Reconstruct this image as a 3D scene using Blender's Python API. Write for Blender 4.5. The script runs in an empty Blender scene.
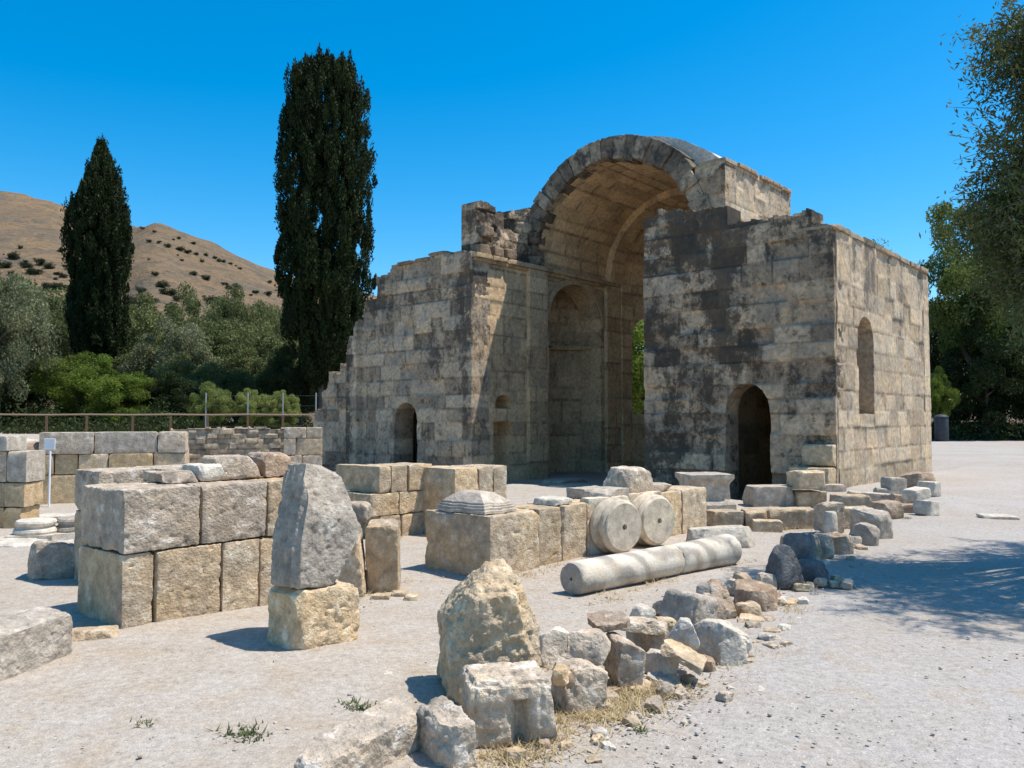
import bpy, bmesh, math, random
import numpy as np
from mathutils import Vector, Matrix
R = math.radians
S = bpy.context.scene
COL = S.collection
# ------------------------------------------------------------------ camera, sky, sun, exposure
F, HZ, EYE = 820.0, 418.0, 1.6
PITCH = math.atan((HZ - 384) / F)
cam = bpy.data.cameras.new('camera'); cam.sensor_width = 36; cam.lens = 36 * F / 1024
cam.clip_start = 0.05; cam.clip_end = 5000
co = bpy.data.objects.new('camera', cam); COL.objects.link(co)
co.location = (0, 0, EYE); co.rotation_euler = (R(90) + PITCH, 0, 0); S.camera = co
SUN_EL, SUN_AZ = R(65), R(2)            # azimuth: from +X towards +Y
sd = Vector((math.cos(SUN_EL) * math.cos(SUN_AZ), math.cos(SUN_EL) * math.sin(SUN_AZ), math.sin(SUN_EL)))
w = bpy.data.worlds.new('World'); S.world = w; w.use_nodes = True
nt = w.node_tree; nt.nodes.clear()
sky = nt.nodes.new('ShaderNodeTexSky'); sky.sky_type = 'NISHITA'; sky.sun_disc = False
sky.sun_elevation = SUN_EL; sky.sun_rotation = R(90) - SUN_AZ
sky.altitude = 300; sky.air_density = 1.0; sky.dust_density = 0.8; sky.ozone_density = 3.0
hs = nt.nodes.new('ShaderNodeHueSaturation'); hs.inputs['Saturation'].default_value = 1.52; hs.inputs['Hue'].default_value = 0.491
hs.inputs['Value'].default_value = 1.36
bg = nt.nodes.new('ShaderNodeBackground'); bg.inputs[1].default_value = 0.12
wo = nt.nodes.new('ShaderNodeOutputWorld')
nt.links.new(sky.outputs[0], hs.inputs['Color']); nt.links.new(hs.outputs[0], bg.inputs[0]); nt.links.new(bg.outputs[0], wo.inputs[0])
sl = bpy.data.lights.new('sun', 'SUN'); sl.energy = 5.0; sl.angle = R(0.53); sl.color = (1, .95, .87)
so = bpy.data.objects.new('sun', sl); COL.objects.link(so); so.rotation_euler = sd.to_track_quat('Z', 'Y').to_euler(); so.location = (30, 10, 60)
S.view_settings.view_transform = 'Standard'; S.view_settings.look = 'None'
S.view_settings.exposure = 0.28; S.view_settings.gamma = 1.0
S.cycles.max_bounces = 8; S.cycles.diffuse_bounces = 6; S.cycles.transparent_max_bounces = 4

# ------------------------------------------------------------------ places
def ray(x, y):
    a = (x - 512) / F; b = (384 - y) / F
    return (a, math.cos(PITCH) - b * math.sin(PITCH), math.sin(PITCH) + b * math.cos(PITCH))
def at(x, y, z=0.0):
    r = ray(x, y); t = (z - EYE) / r[2]
    return Vector((r[0] * t, r[1] * t, z))
def far(x, Y, z=0.0):
    return Vector(((x - 512) / F * Y, Y, z))
def zof(y, Y):
    return EYE - (y - HZ) * Y / F
TH = math.atan2(1218 - 512, F)
CU = Vector((math.sin(TH), math.cos(TH), 0)); CV = Vector((-CU.y, CU.x, 0))     # into the church; along its front to the left
CROT = math.atan2(CU.y, CU.x)
CA = at(838, 487)
def along(px, o, e):
    """distance along direction e from o at which picture column px is met"""
    k = (px - 512) / F
    return (k * o.y - o.x) / (e.x - k * e.y)

# ------------------------------------------------------------------ noise
def _h(ix, iy, iz, seed):
    n = (ix * 374761393 + iy * 668265263 + iz * 2147483647 + seed * 974634321) & 0xffffffff
    n = ((n ^ (n >> 13)) * 1274126177) & 0xffffffff
    n = ((n ^ (n >> 16)) * 2246822519) & 0xffffffff
    return ((n ^ (n >> 15)) & 0xffff) / 65535.0
def vnoise(P, seed=0):
    P = np.asarray(P, float); i = np.floor(P).astype(np.int64); f = P - i; f = f * f * (3 - 2 * f)
    r = 0
    for dx in (0, 1):
        for dy in (0, 1):
            for dz in (0, 1):
                wt = (f[:, 0] if dx else 1 - f[:, 0]) * (f[:, 1] if dy else 1 - f[:, 1]) * (f[:, 2] if dz else 1 - f[:, 2])
                r = r + wt * _h(i[:, 0] + dx, i[:, 1] + dy, i[:, 2] + dz, seed)
    return r
def fbm(P, o=4, seed=0):
    r = 0; a = .5; s = 0
    for k in range(o):
        r = r + a * vnoise(P * (2 ** k) + 17.3 * k, seed + k); s += a; a *= .5
    return r / s

# ------------------------------------------------------------------ materials
def newmat(name):
    m = bpy.data.materials.new(name); m.use_nodes = True; t = m.node_tree; t.nodes.clear()
    out = t.nodes.new('ShaderNodeOutputMaterial'); p = t.nodes.new('ShaderNodeBsdfPrincipled')
    p.inputs['Specular IOR Level'].default_value = .15
    t.links.new(p.outputs[0], out.inputs[0]); return m, t, p
class NB:
    def __init__(s, t): s.t = t
    def n(s, typ, **k):
        nd = s.t.nodes.new(typ)
        for a, v in k.items(): setattr(nd, a, v)
        return nd
    def noise(s, vec, scale, det=4, rough=.55, dist=0):
        nd = s.n('ShaderNodeTexNoise'); nd.inputs['Scale'].default_value = scale; nd.inputs['Detail'].default_value = det
        nd.inputs['Roughness'].default_value = rough; nd.inputs['Distortion'].default_value = dist
        s.t.links.new(vec, nd.inputs['Vector']); return nd.outputs[0]
    def vor(s, vec, scale, feat='F1'):
        nd = s.n('ShaderNodeTexVoronoi', feature=feat); nd.inputs['Scale'].default_value = scale
        s.t.links.new(vec, nd.inputs['Vector']); return nd.outputs['Distance']
    def ramp(s, fac, a, b, lo=0., hi=1.):
        nd = s.n('ShaderNodeMapRange'); nd.clamp = True
        nd.inputs[1].default_value = a; nd.inputs[2].default_value = b; nd.inputs[3].default_value = lo; nd.inputs[4].default_value = hi
        s.t.links.new(fac, nd.inputs[0]); return nd.outputs[0]
    def mix(s, fac, a, b, mode='MIX'):
        nd = s.n('ShaderNodeMix', data_type='RGBA', blend_type=mode)
        for i, v in ((0, fac), (6, a), (7, b)):
            if isinstance(v, (int, float)): nd.inputs[i].default_value = v
            elif isinstance(v, tuple): nd.inputs[i].default_value = (*v, 1)
            else: s.t.links.new(v, nd.inputs[i])
        return nd.outputs[2]
    def math(s, op, a, b=0.):
        nd = s.n('ShaderNodeMath', operation=op)
        for i, v in ((0, a), (1, b)):
            if isinstance(v, (int, float)): nd.inputs[i].default_value = v
            else: s.t.links.new(v, nd.inputs[i])
        return nd.outputs[0]
    def vmap(s, vec, scale=(1, 1, 1)):
        nd = s.n('ShaderNodeMapping'); nd.inputs['Scale'].default_value = scale; s.t.links.new(vec, nd.inputs[0]); return nd.outputs[0]
    def vadd(s, a, b):
        nd = s.n('ShaderNodeVectorMath', operation='ADD'); s.t.links.new(a, nd.inputs[0]); s.t.links.new(b, nd.inputs[1]); return nd.outputs[0]
    def bump(s, h, st, dist, prev=None):
        nd = s.n('ShaderNodeBump'); nd.inputs['Strength'].default_value = st; nd.inputs['Distance'].default_value = dist
        s.t.links.new(h, nd.inputs['Height'])
        if prev is not None: s.t.links.new(prev, nd.inputs['Normal'])
        return nd.outputs[0]

def stone_mat(name, warm, grey, bias=.5, dark=.25, bstr=.6, darkc=(.06, .055, .05), tone=0., streak=0., pits=1., scale=1., joint=False, pale=None):
    m, t, p = newmat(name); b = NB(t)
    tc = b.n('ShaderNodeTexCoord'); oi = b.n('ShaderNodeObjectInfo')
    off = b.n('ShaderNodeVectorMath', operation='SCALE'); off.inputs[0].default_value = (37, 19, 53); t.links.new(oi.outputs['Random'], off.inputs['Scale'])
    v = b.vadd(tc.outputs['Object'], off.outputs[0])
    n1 = b.noise(v, 1.7 * scale, 6, .6, .3); n2 = b.noise(v, 9 * scale, 6, .6); n3 = b.noise(v, 3.1 * scale, 8, .68, .2); n4 = b.noise(v, 45, 4, .6)
    c = b.mix(b.ramp(n1, bias - .13, bias + .13), warm, grey)
    if pale:
        c = b.mix(b.ramp(n2, .56, .68, 0, .8), c, pale)
    c = b.mix(1., c, b.mix(b.ramp(n2, .3, .72), (.64, .63, .61), (1.22, 1.20, 1.17)), 'MULTIPLY')
    c = b.mix(1., c, b.mix(b.ramp(n4, .3, .7), (1 - .18 * max(.4, pits), 1 - .19 * max(.4, pits), 1 - .2 * max(.4, pits)), (1.13, 1.13, 1.13)), 'MULTIPLY')
    if tone:
        at_ = b.n('ShaderNodeAttribute', attribute_name='tone')
        c = b.mix(1., c, b.mix(at_.outputs['Fac'], (1 - tone, 1 - tone * 1.05, 1 - tone * 1.1), (1 + tone * .8, 1 + tone * .75, 1 + tone * .62)), 'MULTIPLY')
    else:
        c = b.mix(1., c, b.mix(oi.outputs['Random'], (.84, .83, .82), (1.1, 1.1, 1.09)), 'MULTIPLY')
    d = b.ramp(n3, .70 - dark * .5, .80 - dark * .42)
    if joint:
        vs = b.vmap(tc.outputs['Object'], (1.0, 1.0, .28)); s1 = b.noise(vs, 1.5, 6, .65, .3)
        sa = b.n('ShaderNodeAttribute', attribute_name='stain')
        n5 = b.noise(v, 2.6, 10, .74, .3)
        sv = b.math('ADD', b.math('MULTIPLY', sa.outputs['Fac'], .40), b.math('ADD', b.math('MULTIPLY', b.math('SUBTRACT', s1, .5), 1.0), b.math('MULTIPLY', b.math('SUBTRACT', n5, .5), 1.5)))
        ta = b.n('ShaderNodeAttribute', attribute_name='tone'); sv = b.math('ADD', sv, b.math('MULTIPLY', b.math('SUBTRACT', .5, ta.outputs['Fac']), .17))
        n9 = b.noise(v, 14, 6, .75); sv = b.math('ADD', sv, b.math('MULTIPLY', b.math('SUBTRACT', n9, .5), .5))
        d = b.math('MAXIMUM', d, b.math('MULTIPLY', b.ramp(sv, .14, .36), .94))
    c = b.mix(b.math('MULTIPLY', d, .85), c, darkc)
    if joint:
        ja = b.n('ShaderNodeAttribute', attribute_name='joint')
        c = b.mix(b.math('MULTIPLY', b.math('MULTIPLY', ja.outputs['Fac'], b.ramp(n3, .34, .56)), .72), c, (.06, .05, .04))
    t.links.new(c, p.inputs['Base Color']); p.inputs['Roughness'].default_value = .92
    vo = b.vor(v, 26 * scale); pit = b.ramp(vo, .0, .3)
    pm = b.math('MULTIPLY', pit, pits)
    h = b.math('ADD', b.math('MULTIPLY', n4, .6), b.math('ADD', b.math('MULTIPLY', n2, .8), b.math('MULTIPLY', pm, .14)))
    t.links.new(b.bump(h, bstr, .03), p.inputs['Normal']); return m

def plain(name, c, rough=.8, var=.25, sc=12, metal=0.):
    m, t, p = newmat(name); b = NB(t); tc = b.n('ShaderNodeTexCoord')
    n = b.noise(tc.outputs['Object'], sc, 5)
    cc = b.mix(b.ramp(n, .3, .7), tuple(x * (1 - var) for x in c), tuple(x * (1 + var) for x in c))
    t.links.new(cc, p.inputs['Base Color']); p.inputs['Roughness'].default_value = rough; p.inputs['Metallic'].default_value = metal
    t.links.new(b.bump(n, .3, .01), p.inputs['Normal']); return m

def leaf_mat(name, c1, c2, trans=.25, c3=None):
    m = bpy.data.materials.new(name); m.use_nodes = True; t = m.node_tree; t.nodes.clear(); b = NB(t)
    out = b.n('ShaderNodeOutputMaterial'); g = b.n('ShaderNodeNewGeometry'); oi = b.n('ShaderNodeObjectInfo')
    c = b.mix(g.outputs['Random Per Island'], c1, c2)
    tc = b.n('ShaderNodeTexCoord'); n = b.noise(tc.outputs['Object'], .9, 3)
    c = b.mix(b.ramp(n, .42, .62, 0, .75), c, c3 or tuple(x * .62 for x in c1))
    c = b.mix(1., c, b.mix(oi.outputs['Random'], (.8, .84, .8), (1.15, 1.1, 1.1)), 'MULTIPLY')
    p = b.n('ShaderNodeBsdfPrincipled'); p.inputs['Roughness'].default_value = .65; p.inputs['Specular IOR Level'].default_value = .12
    tr = b.n('ShaderNodeBsdfTranslucent'); mx = b.n('ShaderNodeMixShader'); mx.inputs[0].default_value = trans
    t.links.new(c, p.inputs['Base Color']); t.links.new(c, tr.inputs[0])
    t.links.new(p.outputs[0], mx.inputs[1]); t.links.new(tr.outputs[0], mx.inputs[2]); t.links.new(mx.outputs[0], out.inputs[0]); return m

M = {}
M['ashlar'] = stone_mat('ashlar_stone', (.62, .455, .28), (.48, .39, .29), .50, .12, .8, pale=(.58, .52, .42))
M['ashlar_shaft'] = stone_mat('ashlar_pale', (.56, .46, .33), (.44, .39, .32), .52, .06, .7)
M['ochre'] = stone_mat('ochre_stone', (.67, .485, .29), (.54, .445, .33), .5, .06, .9, pale=(.72, .62, .46))
M['grey'] = stone_mat('grey_limestone', (.53, .455, .37), (.42, .37, .315), .5, .12, .7, pale=(.52, .48, .43))
M['tan'] = stone_mat('tan_stone', (.60, .42, .235), (.54, .41, .26), .5, .08, .8)
M['weathered'] = stone_mat('weathered_limestone', (.61, .485, .36), (.48, .41, .335), .48, .30, .95, darkc=(.13, .115, .10), pale=(.68, .62, .55))
M['white'] = stone_mat('white_limestone', (.68, .61, .51), (.57, .52, .45), .5, .05, .6)
M['brown'] = stone_mat('brown_stone', (.43, .295, .195), (.42, .34, .27), .5, .2, .9, pale=(.58, .5, .4))
M['smooth'] = stone_mat('smooth_cream_marble', (.70, .59, .45), (.58, .50, .40), .5, .04, .25, pits=.15)
M['dark'] = stone_mat('dark_grey_stone', (.15, .15, .155), (.22, .215, .21), .5, .1, .8)
M['church'] = stone_mat('church_ashlar', (.58, .44, .295), (.47, .395, .31), .51, .08, .65, tone=.26, darkc=(.11, .096, .082), joint=True)
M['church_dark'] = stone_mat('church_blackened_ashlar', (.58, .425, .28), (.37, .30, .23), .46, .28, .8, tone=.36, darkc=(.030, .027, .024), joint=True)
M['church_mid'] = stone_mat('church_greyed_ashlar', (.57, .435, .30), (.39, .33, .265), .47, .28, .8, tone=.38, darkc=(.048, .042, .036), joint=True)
M['church_in'] = stone_mat('church_inner_ashlar', (.70, .50, .30), (.57, .42, .265), .52, .04, .5, tone=.2, streak=.0, darkc=(.16, .125, .09), joint=True)  # tint raised and warmed to stand for bounced light inside
M['voussoir'] = stone_mat('blackened_voussoir', (.40, .32, .23), (.19, .16, .13), .48, .42, .8, darkc=(.05, .045, .04), tone=.4)
M['plaster'] = stone_mat('pale_vault_cover', (.72, .66, .58), (.62, .57, .50), .5, .04, .4)

# marble of the lying column: soft grey veins
def marble():
    m, t, p = newmat('veined_marble'); b = NB(t); tc = b.n('ShaderNodeTexCoord'); v = tc.outputs['Object']
    wv = b.n('ShaderNodeTexWave', wave_type='BANDS', bands_direction='DIAGONAL'); wv.inputs['Scale'].default_value = 1.3
    wv.inputs['Distortion'].default_value = 9; wv.inputs['Detail'].default_value = 4; wv.inputs['Detail Scale'].default_value = 1.1
    t.links.new(v, wv.inputs[0])
    n = b.noise(v, 6, 6); n4 = b.noise(v, 50, 4)
    c = b.mix(b.ramp(wv.outputs[0], .1, .75), (.35, .305, .25), (.62, .545, .44))
    c = b.mix(b.ramp(n, .5, .66, 0, .6), c, (.58, .46, .32))
    c = b.mix(1., c, b.mix(b.ramp(n4, .3, .7), (.85, .85, .85), (1.1, 1.1, 1.1)), 'MULTIPLY')
    t.links.new(c, p.inputs['Base Color']); p.inputs['Roughness'].default_value = .75
    t.links.new(b.bump(b.math('ADD', n, b.math('MULTIPLY', n4, .5)), .4, .02), p.inputs['Normal']); return m
M['marble'] = marble()

def ground_mat():
    m, t, p = newmat('gravel_ground'); b = NB(t); tc = b.n('ShaderNodeTexCoord'); v = tc.outputs['Object']
    n1 = b.noise(v, .35, 5, .6); n2 = b.noise(v, 2.6, 6, .65); n3 = b.noise(v, 22, 5, .7); n4 = b.noise(v, 110, 3, .7)
    c = b.mix(b.ramp(n1, .40, .62), (.43, .395, .36), (.40, .352, .298))
    c = b.mix(b.ramp(n2, .54, .68, 0, .55), c, (.42, .335, .24))
    c = b.mix(b.ramp(n2, .40, .28, 0, .45), c, (.49, .46, .43))
    sx = b.n('ShaderNodeSeparateXYZ'); t.links.new(v, sx.inputs[0])
    side = b.math('SUBTRACT', b.math('ADD', sx.outputs['X'], b.math('MULTIPLY', b.math('SUBTRACT', n2, .5), 1.6)), b.math('MULTIPLY', sx.outputs['Y'], .5))
    c = b.mix(b.ramp(side, -2.6, -1.0, .62, 0), c, b.mix(b.ramp(n2, .35, .65), (.49, .43, .355), (.43, .345, .25)))
    n6 = b.noise(v, 7.5, 6, .72)
    c = b.mix(b.ramp(n6, .56, .70, 0, .5), c, (.27, .22, .17))
    c = b.mix(b.ramp(n6, .42, .30, 0, .5), c, (.54, .51, .475))
    c = b.mix(1., c, b.mix(b.ramp(n3, .32, .7), (.78, .77, .76), (1.15, 1.15, 1.15)), 'MULTIPLY')
    c = b.mix(1., c, b.mix(b.ramp(n4, .3, .72), (.72, .71, .71), (1.2, 1.2, 1.2)), 'MULTIPLY')
    vo = b.n('ShaderNodeTexVoronoi'); vo.inputs['Scale'].default_value = 38; t.links.new(v, vo.inputs['Vector'])
    sp = b.n('ShaderNodeSeparateColor'); t.links.new(vo.outputs['Color'], sp.inputs[0])
    isl = b.math('MULTIPLY', b.ramp(vo.outputs['Distance'], .36, .28), b.ramp(sp.outputs[0], .80, .83))
    c = b.mix(b.math('MULTIPLY', isl, .7), c, b.mix(sp.outputs[1], (.2, .17, .15), (.62, .58, .53)))
    t.links.new(c, p.inputs['Base Color']); p.inputs['Roughness'].default_value = .95
    h = b.math('ADD', b.math('MULTIPLY', n3, .9), b.math('ADD', b.math('MULTIPLY', n4, .35), b.math('MULTIPLY', isl, .4)))
    t.links.new(b.bump(h, .55, .03), p.inputs['Normal']); return m
M['ground'] = ground_mat()
def hill_mat():
    m, t, p = newmat('dry_hillside'); b = NB(t); tc = b.n('ShaderNodeTexCoord'); v = tc.outputs['Object']
    n1 = b.noise(v, .012, 6, .6, .5); n2 = b.noise(v, .06, 7, .7); n3 = b.noise(b.vmap(v, (1, 1, 1)), .3, 6, .75)
    c = b.mix(b.ramp(n1, .4, .6), (.245, .165, .095), (.20, .14, .085))
    c = b.mix(b.ramp(n2, .50, .60, 0, .85), c, (.145, .12, .095))
    c = b.mix(b.ramp(n3, .50, .62, 0, .75), c, (.085, .07, .045))
    n7 = b.noise(v, .028, 8, .75, .6); c = b.mix(b.ramp(n7, .52, .60, 0, .7), c, (.13, .105, .075))
    n8 = b.noise(v, .9, 4, .7); c = b.mix(1., c, b.mix(b.ramp(n8, .3, .7), (.7, .7, .7), (1.25, 1.22, 1.15)), 'MULTIPLY')
    t.links.new(c, p.inputs['Base Color']); p.inputs['Roughness'].default_value = 1.
    t.links.new(b.bump(b.math('ADD', n2, b.math('MULTIPLY', n3, .5)), .8, 4.0), p.inputs['Normal']); return m
M['hill'] = hill_mat()
M['bark'] = plain('grey_bark', (.13, .105, .08), .95, .4, 9)
M['rail'] = plain('brown_wood_rail', (.24, .14, .08), .8, .3, 20)
M['railtop'] = plain('pale_wood_rail', (.30, .22, .15), .8, .25, 20)
M['steel'] = plain('galvanised_steel', (.38, .39, .40), .5, .1, 20, .6)
M['whitepaint'] = plain('white_paint', (.78, .78, .78), .5, .04, 6)
M['tank'] = plain('dark_grey_plastic', (.055, .06, .07), .5, .2, 6)
M['cypress'] = leaf_mat('cypress_leaf', (.022, .036, .012), (.055, .07, .022), .12)
M['olive'] = leaf_mat('olive_leaf', (.10, .125, .04), (.23, .245, .10), .28)
M['olive_pale'] = leaf_mat('silver_olive_leaf', (.15, .17, .08), (.30, .31, .18), .28)
M['olive_yellow'] = leaf_mat('yellowish_tree_leaf', (.16, .175, .06), (.28, .28, .125), .3)
M['citrus'] = leaf_mat('bright_green_leaf', (.10, .15, .022), (.25, .32, .06), .4)
M['bushleaf'] = leaf_mat('round_bush_leaf', (.18, .22, .055), (.34, .38, .12), .35)
M['pine'] = leaf_mat('pine_needle', (.11, .15, .035), (.25, .29, .085), .4)
M['darktree'] = leaf_mat('dark_tree_leaf', (.028, .042, .014), (.065, .085, .028), .2)
M['scrub'] = leaf_mat('scrub_leaf', (.035, .048, .022), (.075, .09, .045), .1)
M['straw'] = leaf_mat('dry_grass_blade', (.50, .38, .20), (.74, .60, .38), .3, c3=(.46, .34, .18))
M['weed'] = leaf_mat('green_weed_leaf', (.09, .12, .04), (.2, .22, .1), .2)
M['gravel'] = leaf_mat('loose_gravel', (.36, .30, .25), (.62, .56, .50), 0., c3=(.46, .36, .27))

# ------------------------------------------------------------------ object helpers
def link(name, me, mat=None, parent=None):
    o = bpy.data.objects.new(name, me); COL.objects.link(o)
    if mat is not None and me is not None: me.materials.append(M[mat] if isinstance(mat, str) else mat)
    if parent is not None: o.parent = parent
    return o
def tag(o, label, cat, group=None, kind=None):
    o['label'] = label; o['category'] = cat
    if group: o['group'] = group
    o['kind'] = kind or 'thing'
    return o
def struct(o, kind='structure'):
    o['kind'] = kind; return o
def empty(name, loc, rz, label, cat, group=None):
    o = bpy.data.objects.new(name, None); COL.objects.link(o); o.empty_display_size = .2
    o.location = loc; o.rotation_euler = (0, 0, rz); return tag(o, label, cat, group)
def mesh_np(name, V, Q, smooth=35):
    """V (n,3); Q list of (k, n) face arrays"""
    me = bpy.data.meshes.new(name); Q = [q for q in Q if len(q)]
    me.vertices.add(len(V)); me.vertices.foreach_set('co', np.asarray(V, np.float32).ravel())
    loops = np.concatenate([q.ravel() for q in Q]).astype(np.int32)
    tot = np.concatenate([np.full(len(q), q.shape[1]) for q in Q]).astype(np.int32)
    st = np.concatenate([[0], np.cumsum(tot)[:-1]]).astype(np.int32)
    me.loops.add(len(loops)); me.loops.foreach_set('vertex_index', loops)
    me.polygons.add(len(tot)); me.polygons.foreach_set('loop_start', st); me.polygons.foreach_set('loop_total', tot)
    me.update(calc_edges=True)
    if smooth is not None:
        me.polygons.foreach_set('use_smooth', np.ones(len(tot), bool)); me.set_sharp_from_angle(angle=R(smooth))
    return me
def fix_normals(me):
    bm = bmesh.new(); bm.from_mesh(me); bmesh.ops.recalc_face_normals(bm, faces=bm.faces); bm.to_mesh(me); bm.free()
def join_geo(parts):
    V = []; Q = {}; n = 0
    for v, qs in parts:
        V.append(v)
        for q in qs: Q.setdefault(q.shape[1], []).append(q + n)
        n += len(v)
    return np.concatenate(V), [np.concatenate(x) for x in Q.values()]
def xf(geo, loc=(0, 0, 0), rz=0., rx=0., ry=0.):
    m = np.array((Matrix.Translation(loc) @ Matrix.Rotation(rz, 4, 'Z') @ Matrix.Rotation(ry, 4, 'Y') @ Matrix.Rotation(rx, 4, 'X')))
    v = geo[0] @ m[:3, :3].T + m[:3, 3]; return v, geo[1]

def lattice(nx, ny, nz):
    """surface of a box lattice: integer vertices, outward quads"""
    quads = []
    def face(ax, val, flip):
        a, b_ = [i for i in range(3) if i != ax]; N = (nx, ny, nz)
        i, j = np.meshgrid(np.arange(N[a]), np.arange(N[b_]), indexing='ij'); i = i.ravel(); j = j.ravel()
        cs = []
        for di, dj in ((0, 0), (1, 0), (1, 1), (0, 1)):
            p = np.zeros((len(i), 3), int); p[:, ax] = val; p[:, a] = i + di; p[:, b_] = j + dj; cs.append(p)
        if flip: cs = cs[::-1]
        quads.append(np.stack(cs, 1))
    for ax in range(3):
        odd = ax == 1
        face(ax, (nx, ny, nz)[ax], odd); face(ax, 0, not odd)
    Q = np.concatenate(quads); key = (Q[..., 0] * (ny + 1) + Q[..., 1]) * (nz + 1) + Q[..., 2]
    uq, inv = np.unique(key.ravel(), return_inverse=True)
    iz = uq % (nz + 1); iy = (uq // (nz + 1)) % (ny + 1); ix = uq // ((nz + 1) * (ny + 1))
    return np.stack([ix / nx, iy / ny, iz / nz], 1), inv.reshape(key.shape)

def rock_geo(w, d, h, seed, res=.03, rnd=.1, chips=3, amp=.02, cut=(.04, .2), shape=None, freq=2.2, fine=.25, maxn=64, edge=1., pitk=1.):
    """a worked or broken stone, base at z=0, centred in x and y"""
    rg = np.random.RandomState(seed)
    n = [int(min(maxn, max(4, round(x / res)))) for x in (w, d, h)]
    P, Q = lattice(*n); D = np.array([w, d, h]); half = D / 2; P = (P - .5) * D
    r = rnd * .6 * D.min(); q = np.clip(P, -(half - r), half - r); dl = P - q; ln = np.linalg.norm(dl, axis=1, keepdims=True)
    N = np.where(ln > 1e-9, dl / np.maximum(ln, 1e-9), 0); P = q + N * r
    nn = P / half; nn = nn ** 3; nn /= np.linalg.norm(nn, axis=1, keepdims=True) + 1e-9
    if shape: P = shape(P, half)
    for k in range(int(chips * 1.6) + 1):
        nv = rg.normal(size=3); nv[2] = abs(nv[2]) * .8 if k % 3 else nv[2]; nv /= np.linalg.norm(nv)
        sup = (P @ nv).max(); dc = sup * (1 - rg.uniform(*cut)); ex = np.maximum(P @ nv - dc, 0)
        P = P - np.outer(ex, nv) * .96
    g = D.mean(); off = rg.uniform(0, 50, 3)
    P0 = P / g
    ds = (fbm(P0 * freq + off, 3, seed % 97) - .5) * 1.3 * amp * g
    ds += (fbm(P * (2.2 / res) * .12 + off, 3, seed % 89) - .5) * 2 * amp * fine * g
    pit = np.clip(fbm(P * 9 + off, 3, seed % 71) - .56, 0, 1); ds -= pit * amp * g * 1.9
    en = np.sort(np.abs((P0 * g) / half), 1)[:, 1]; ed = np.clip((en - .80) / .2, 0, 1) ** 1.5
    ds -= ed * np.clip(fbm(P * 7 + off * 1.3, 3, seed % 61) - .42, 0, 1) * .34 * min(D.min(), .35) * edge
    if res < .03:
        ds -= np.clip(fbm(P * 26 + off, 2, seed % 59) - .55, 0, 1) * .05 * pitk; ds += (fbm(P * 60 + off, 2, seed % 53) - .5) * .008 * pitk
    P = P + nn * ds[:, None]; P[:, 2] += h / 2
    P[:, 2] = np.maximum(P[:, 2], -.02)
    return P, [Q]

# ------------------------------------------------------------------ terrain
DEPR = -.55
def smooth(a, b, x):
    t = np.clip((x - a) / (b - a), 0, 1); return t * t * (3 - 2 * t)
def gz_np(X, Y):
    dx = X - CA.x; dy = Y - CA.y; U = dx * CU.x + dy * CU.y; V = dx * CV.x + dy * CV.y
    z = DEPR * smooth(-4.6, -2.2, U) * smooth(-.25, .15, V) * (1 - smooth(13, 17, U))
    z = z + .12 * (1 - smooth(-.9, -.1, V + 0 * U)) * smooth(-1.5, .5, U) * (1 - smooth(6, 14, U)) * 0
    xb = np.interp(Y, [15.6, 25.2], [-6.6, -10.4])
    ter = np.where(Y < 25.35, smooth(0, .5, xb - X) * smooth(15.5, 15.9, Y), smooth(25.3, 25.7, Y) * smooth(0, 2.6, -7.6 - X) )
    ter = np.maximum(ter, smooth(46, 62, Y) * smooth(4, -6, X))
    z = z * (1 - ter) + ter * .80
    return z
def gz(x, y): return float(gz_np(np.array([float(x)]), np.array([float(y)]))[0])
def axis(parts):
    out = []
    for a, b_, s in parts: out += list(np.arange(a, b_, s))
    return np.array(out + [parts[-1][1]])
gx = axis([(-1500, -400, 220), (-400, -60, 34), (-60, -17, 3.), (-17, 15, .16), (15, 60, 3.), (60, 400, 34), (400, 1500, 220)])
gy = axis([(-60, 0, 6), (0, 2, .5), (2, 30, .16), (30, 70, 1.), (70, 400, 30), (400, 2400, 250)])
GX, GY = np.meshgrid(gx, gy, indexing='ij'); X = GX.ravel(); Y = GY.ravel(); Z = gz_np(X, Y)
near = (1 - smooth(30, 60, Y)) * (1 - smooth(14, 40, np.abs(X)))
Z = Z + near * ((fbm(np.stack([X * .5, Y * .5, 0 * X], 1), 3, 5) - .5) * .10 + (fbm(np.stack([X * 2.3, Y * 2.3, 0 * X], 1), 3, 9) - .5) * .045)
ii = np.arange(len(gx) - 1)[:, None] * len(gy) + np.arange(len(gy) - 1)[None]; ii = ii.ravel()
ground = link('ground', mesh_np('ground', np.stack([X, Y, Z], 1), [np.stack([ii, ii + len(gy), ii + len(gy) + 1, ii + 1], 1)]), 'ground'); struct(ground)

# hill: heights follow its real skyline as bearings from here, ridge at 300-520 m
SKX = [-900, -500, -200, 0, 49, 65, 100, 133, 153, 182, 228, 277, 330, 380, 500, 700, 900, 1300, 1800]
SKY = [215, 180, 178, 188, 198, 204, 219, 226, 223, 235, 252, 274, 287, 297, 335, 385, 405, 412, 416]
def hill_z(px, r):
    ridge = np.interp(px, [-900, 0, 90, 140, 400, 1800], [480, 480, 470, 380, 360, 360])
    H = (HZ - np.interp(px, SKX, SKY)) / F * ridge + EYE
    a = np.clip((r - 85) / (ridge - 85), 0, 1); b_ = np.clip((r - ridge) / 300, 0, 1)
    z = -1.5 + (H + 1.5) * a ** 1.15 - H * .5 * b_
    return z
pxs = np.linspace(-900, 1800, 420); rs = np.concatenate([np.linspace(80, 560, 170), np.linspace(580, 900, 16)])
PX, RR = np.meshgrid(pxs, rs, indexing='ij'); px = PX.ravel(); rr = RR.ravel()
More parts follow.
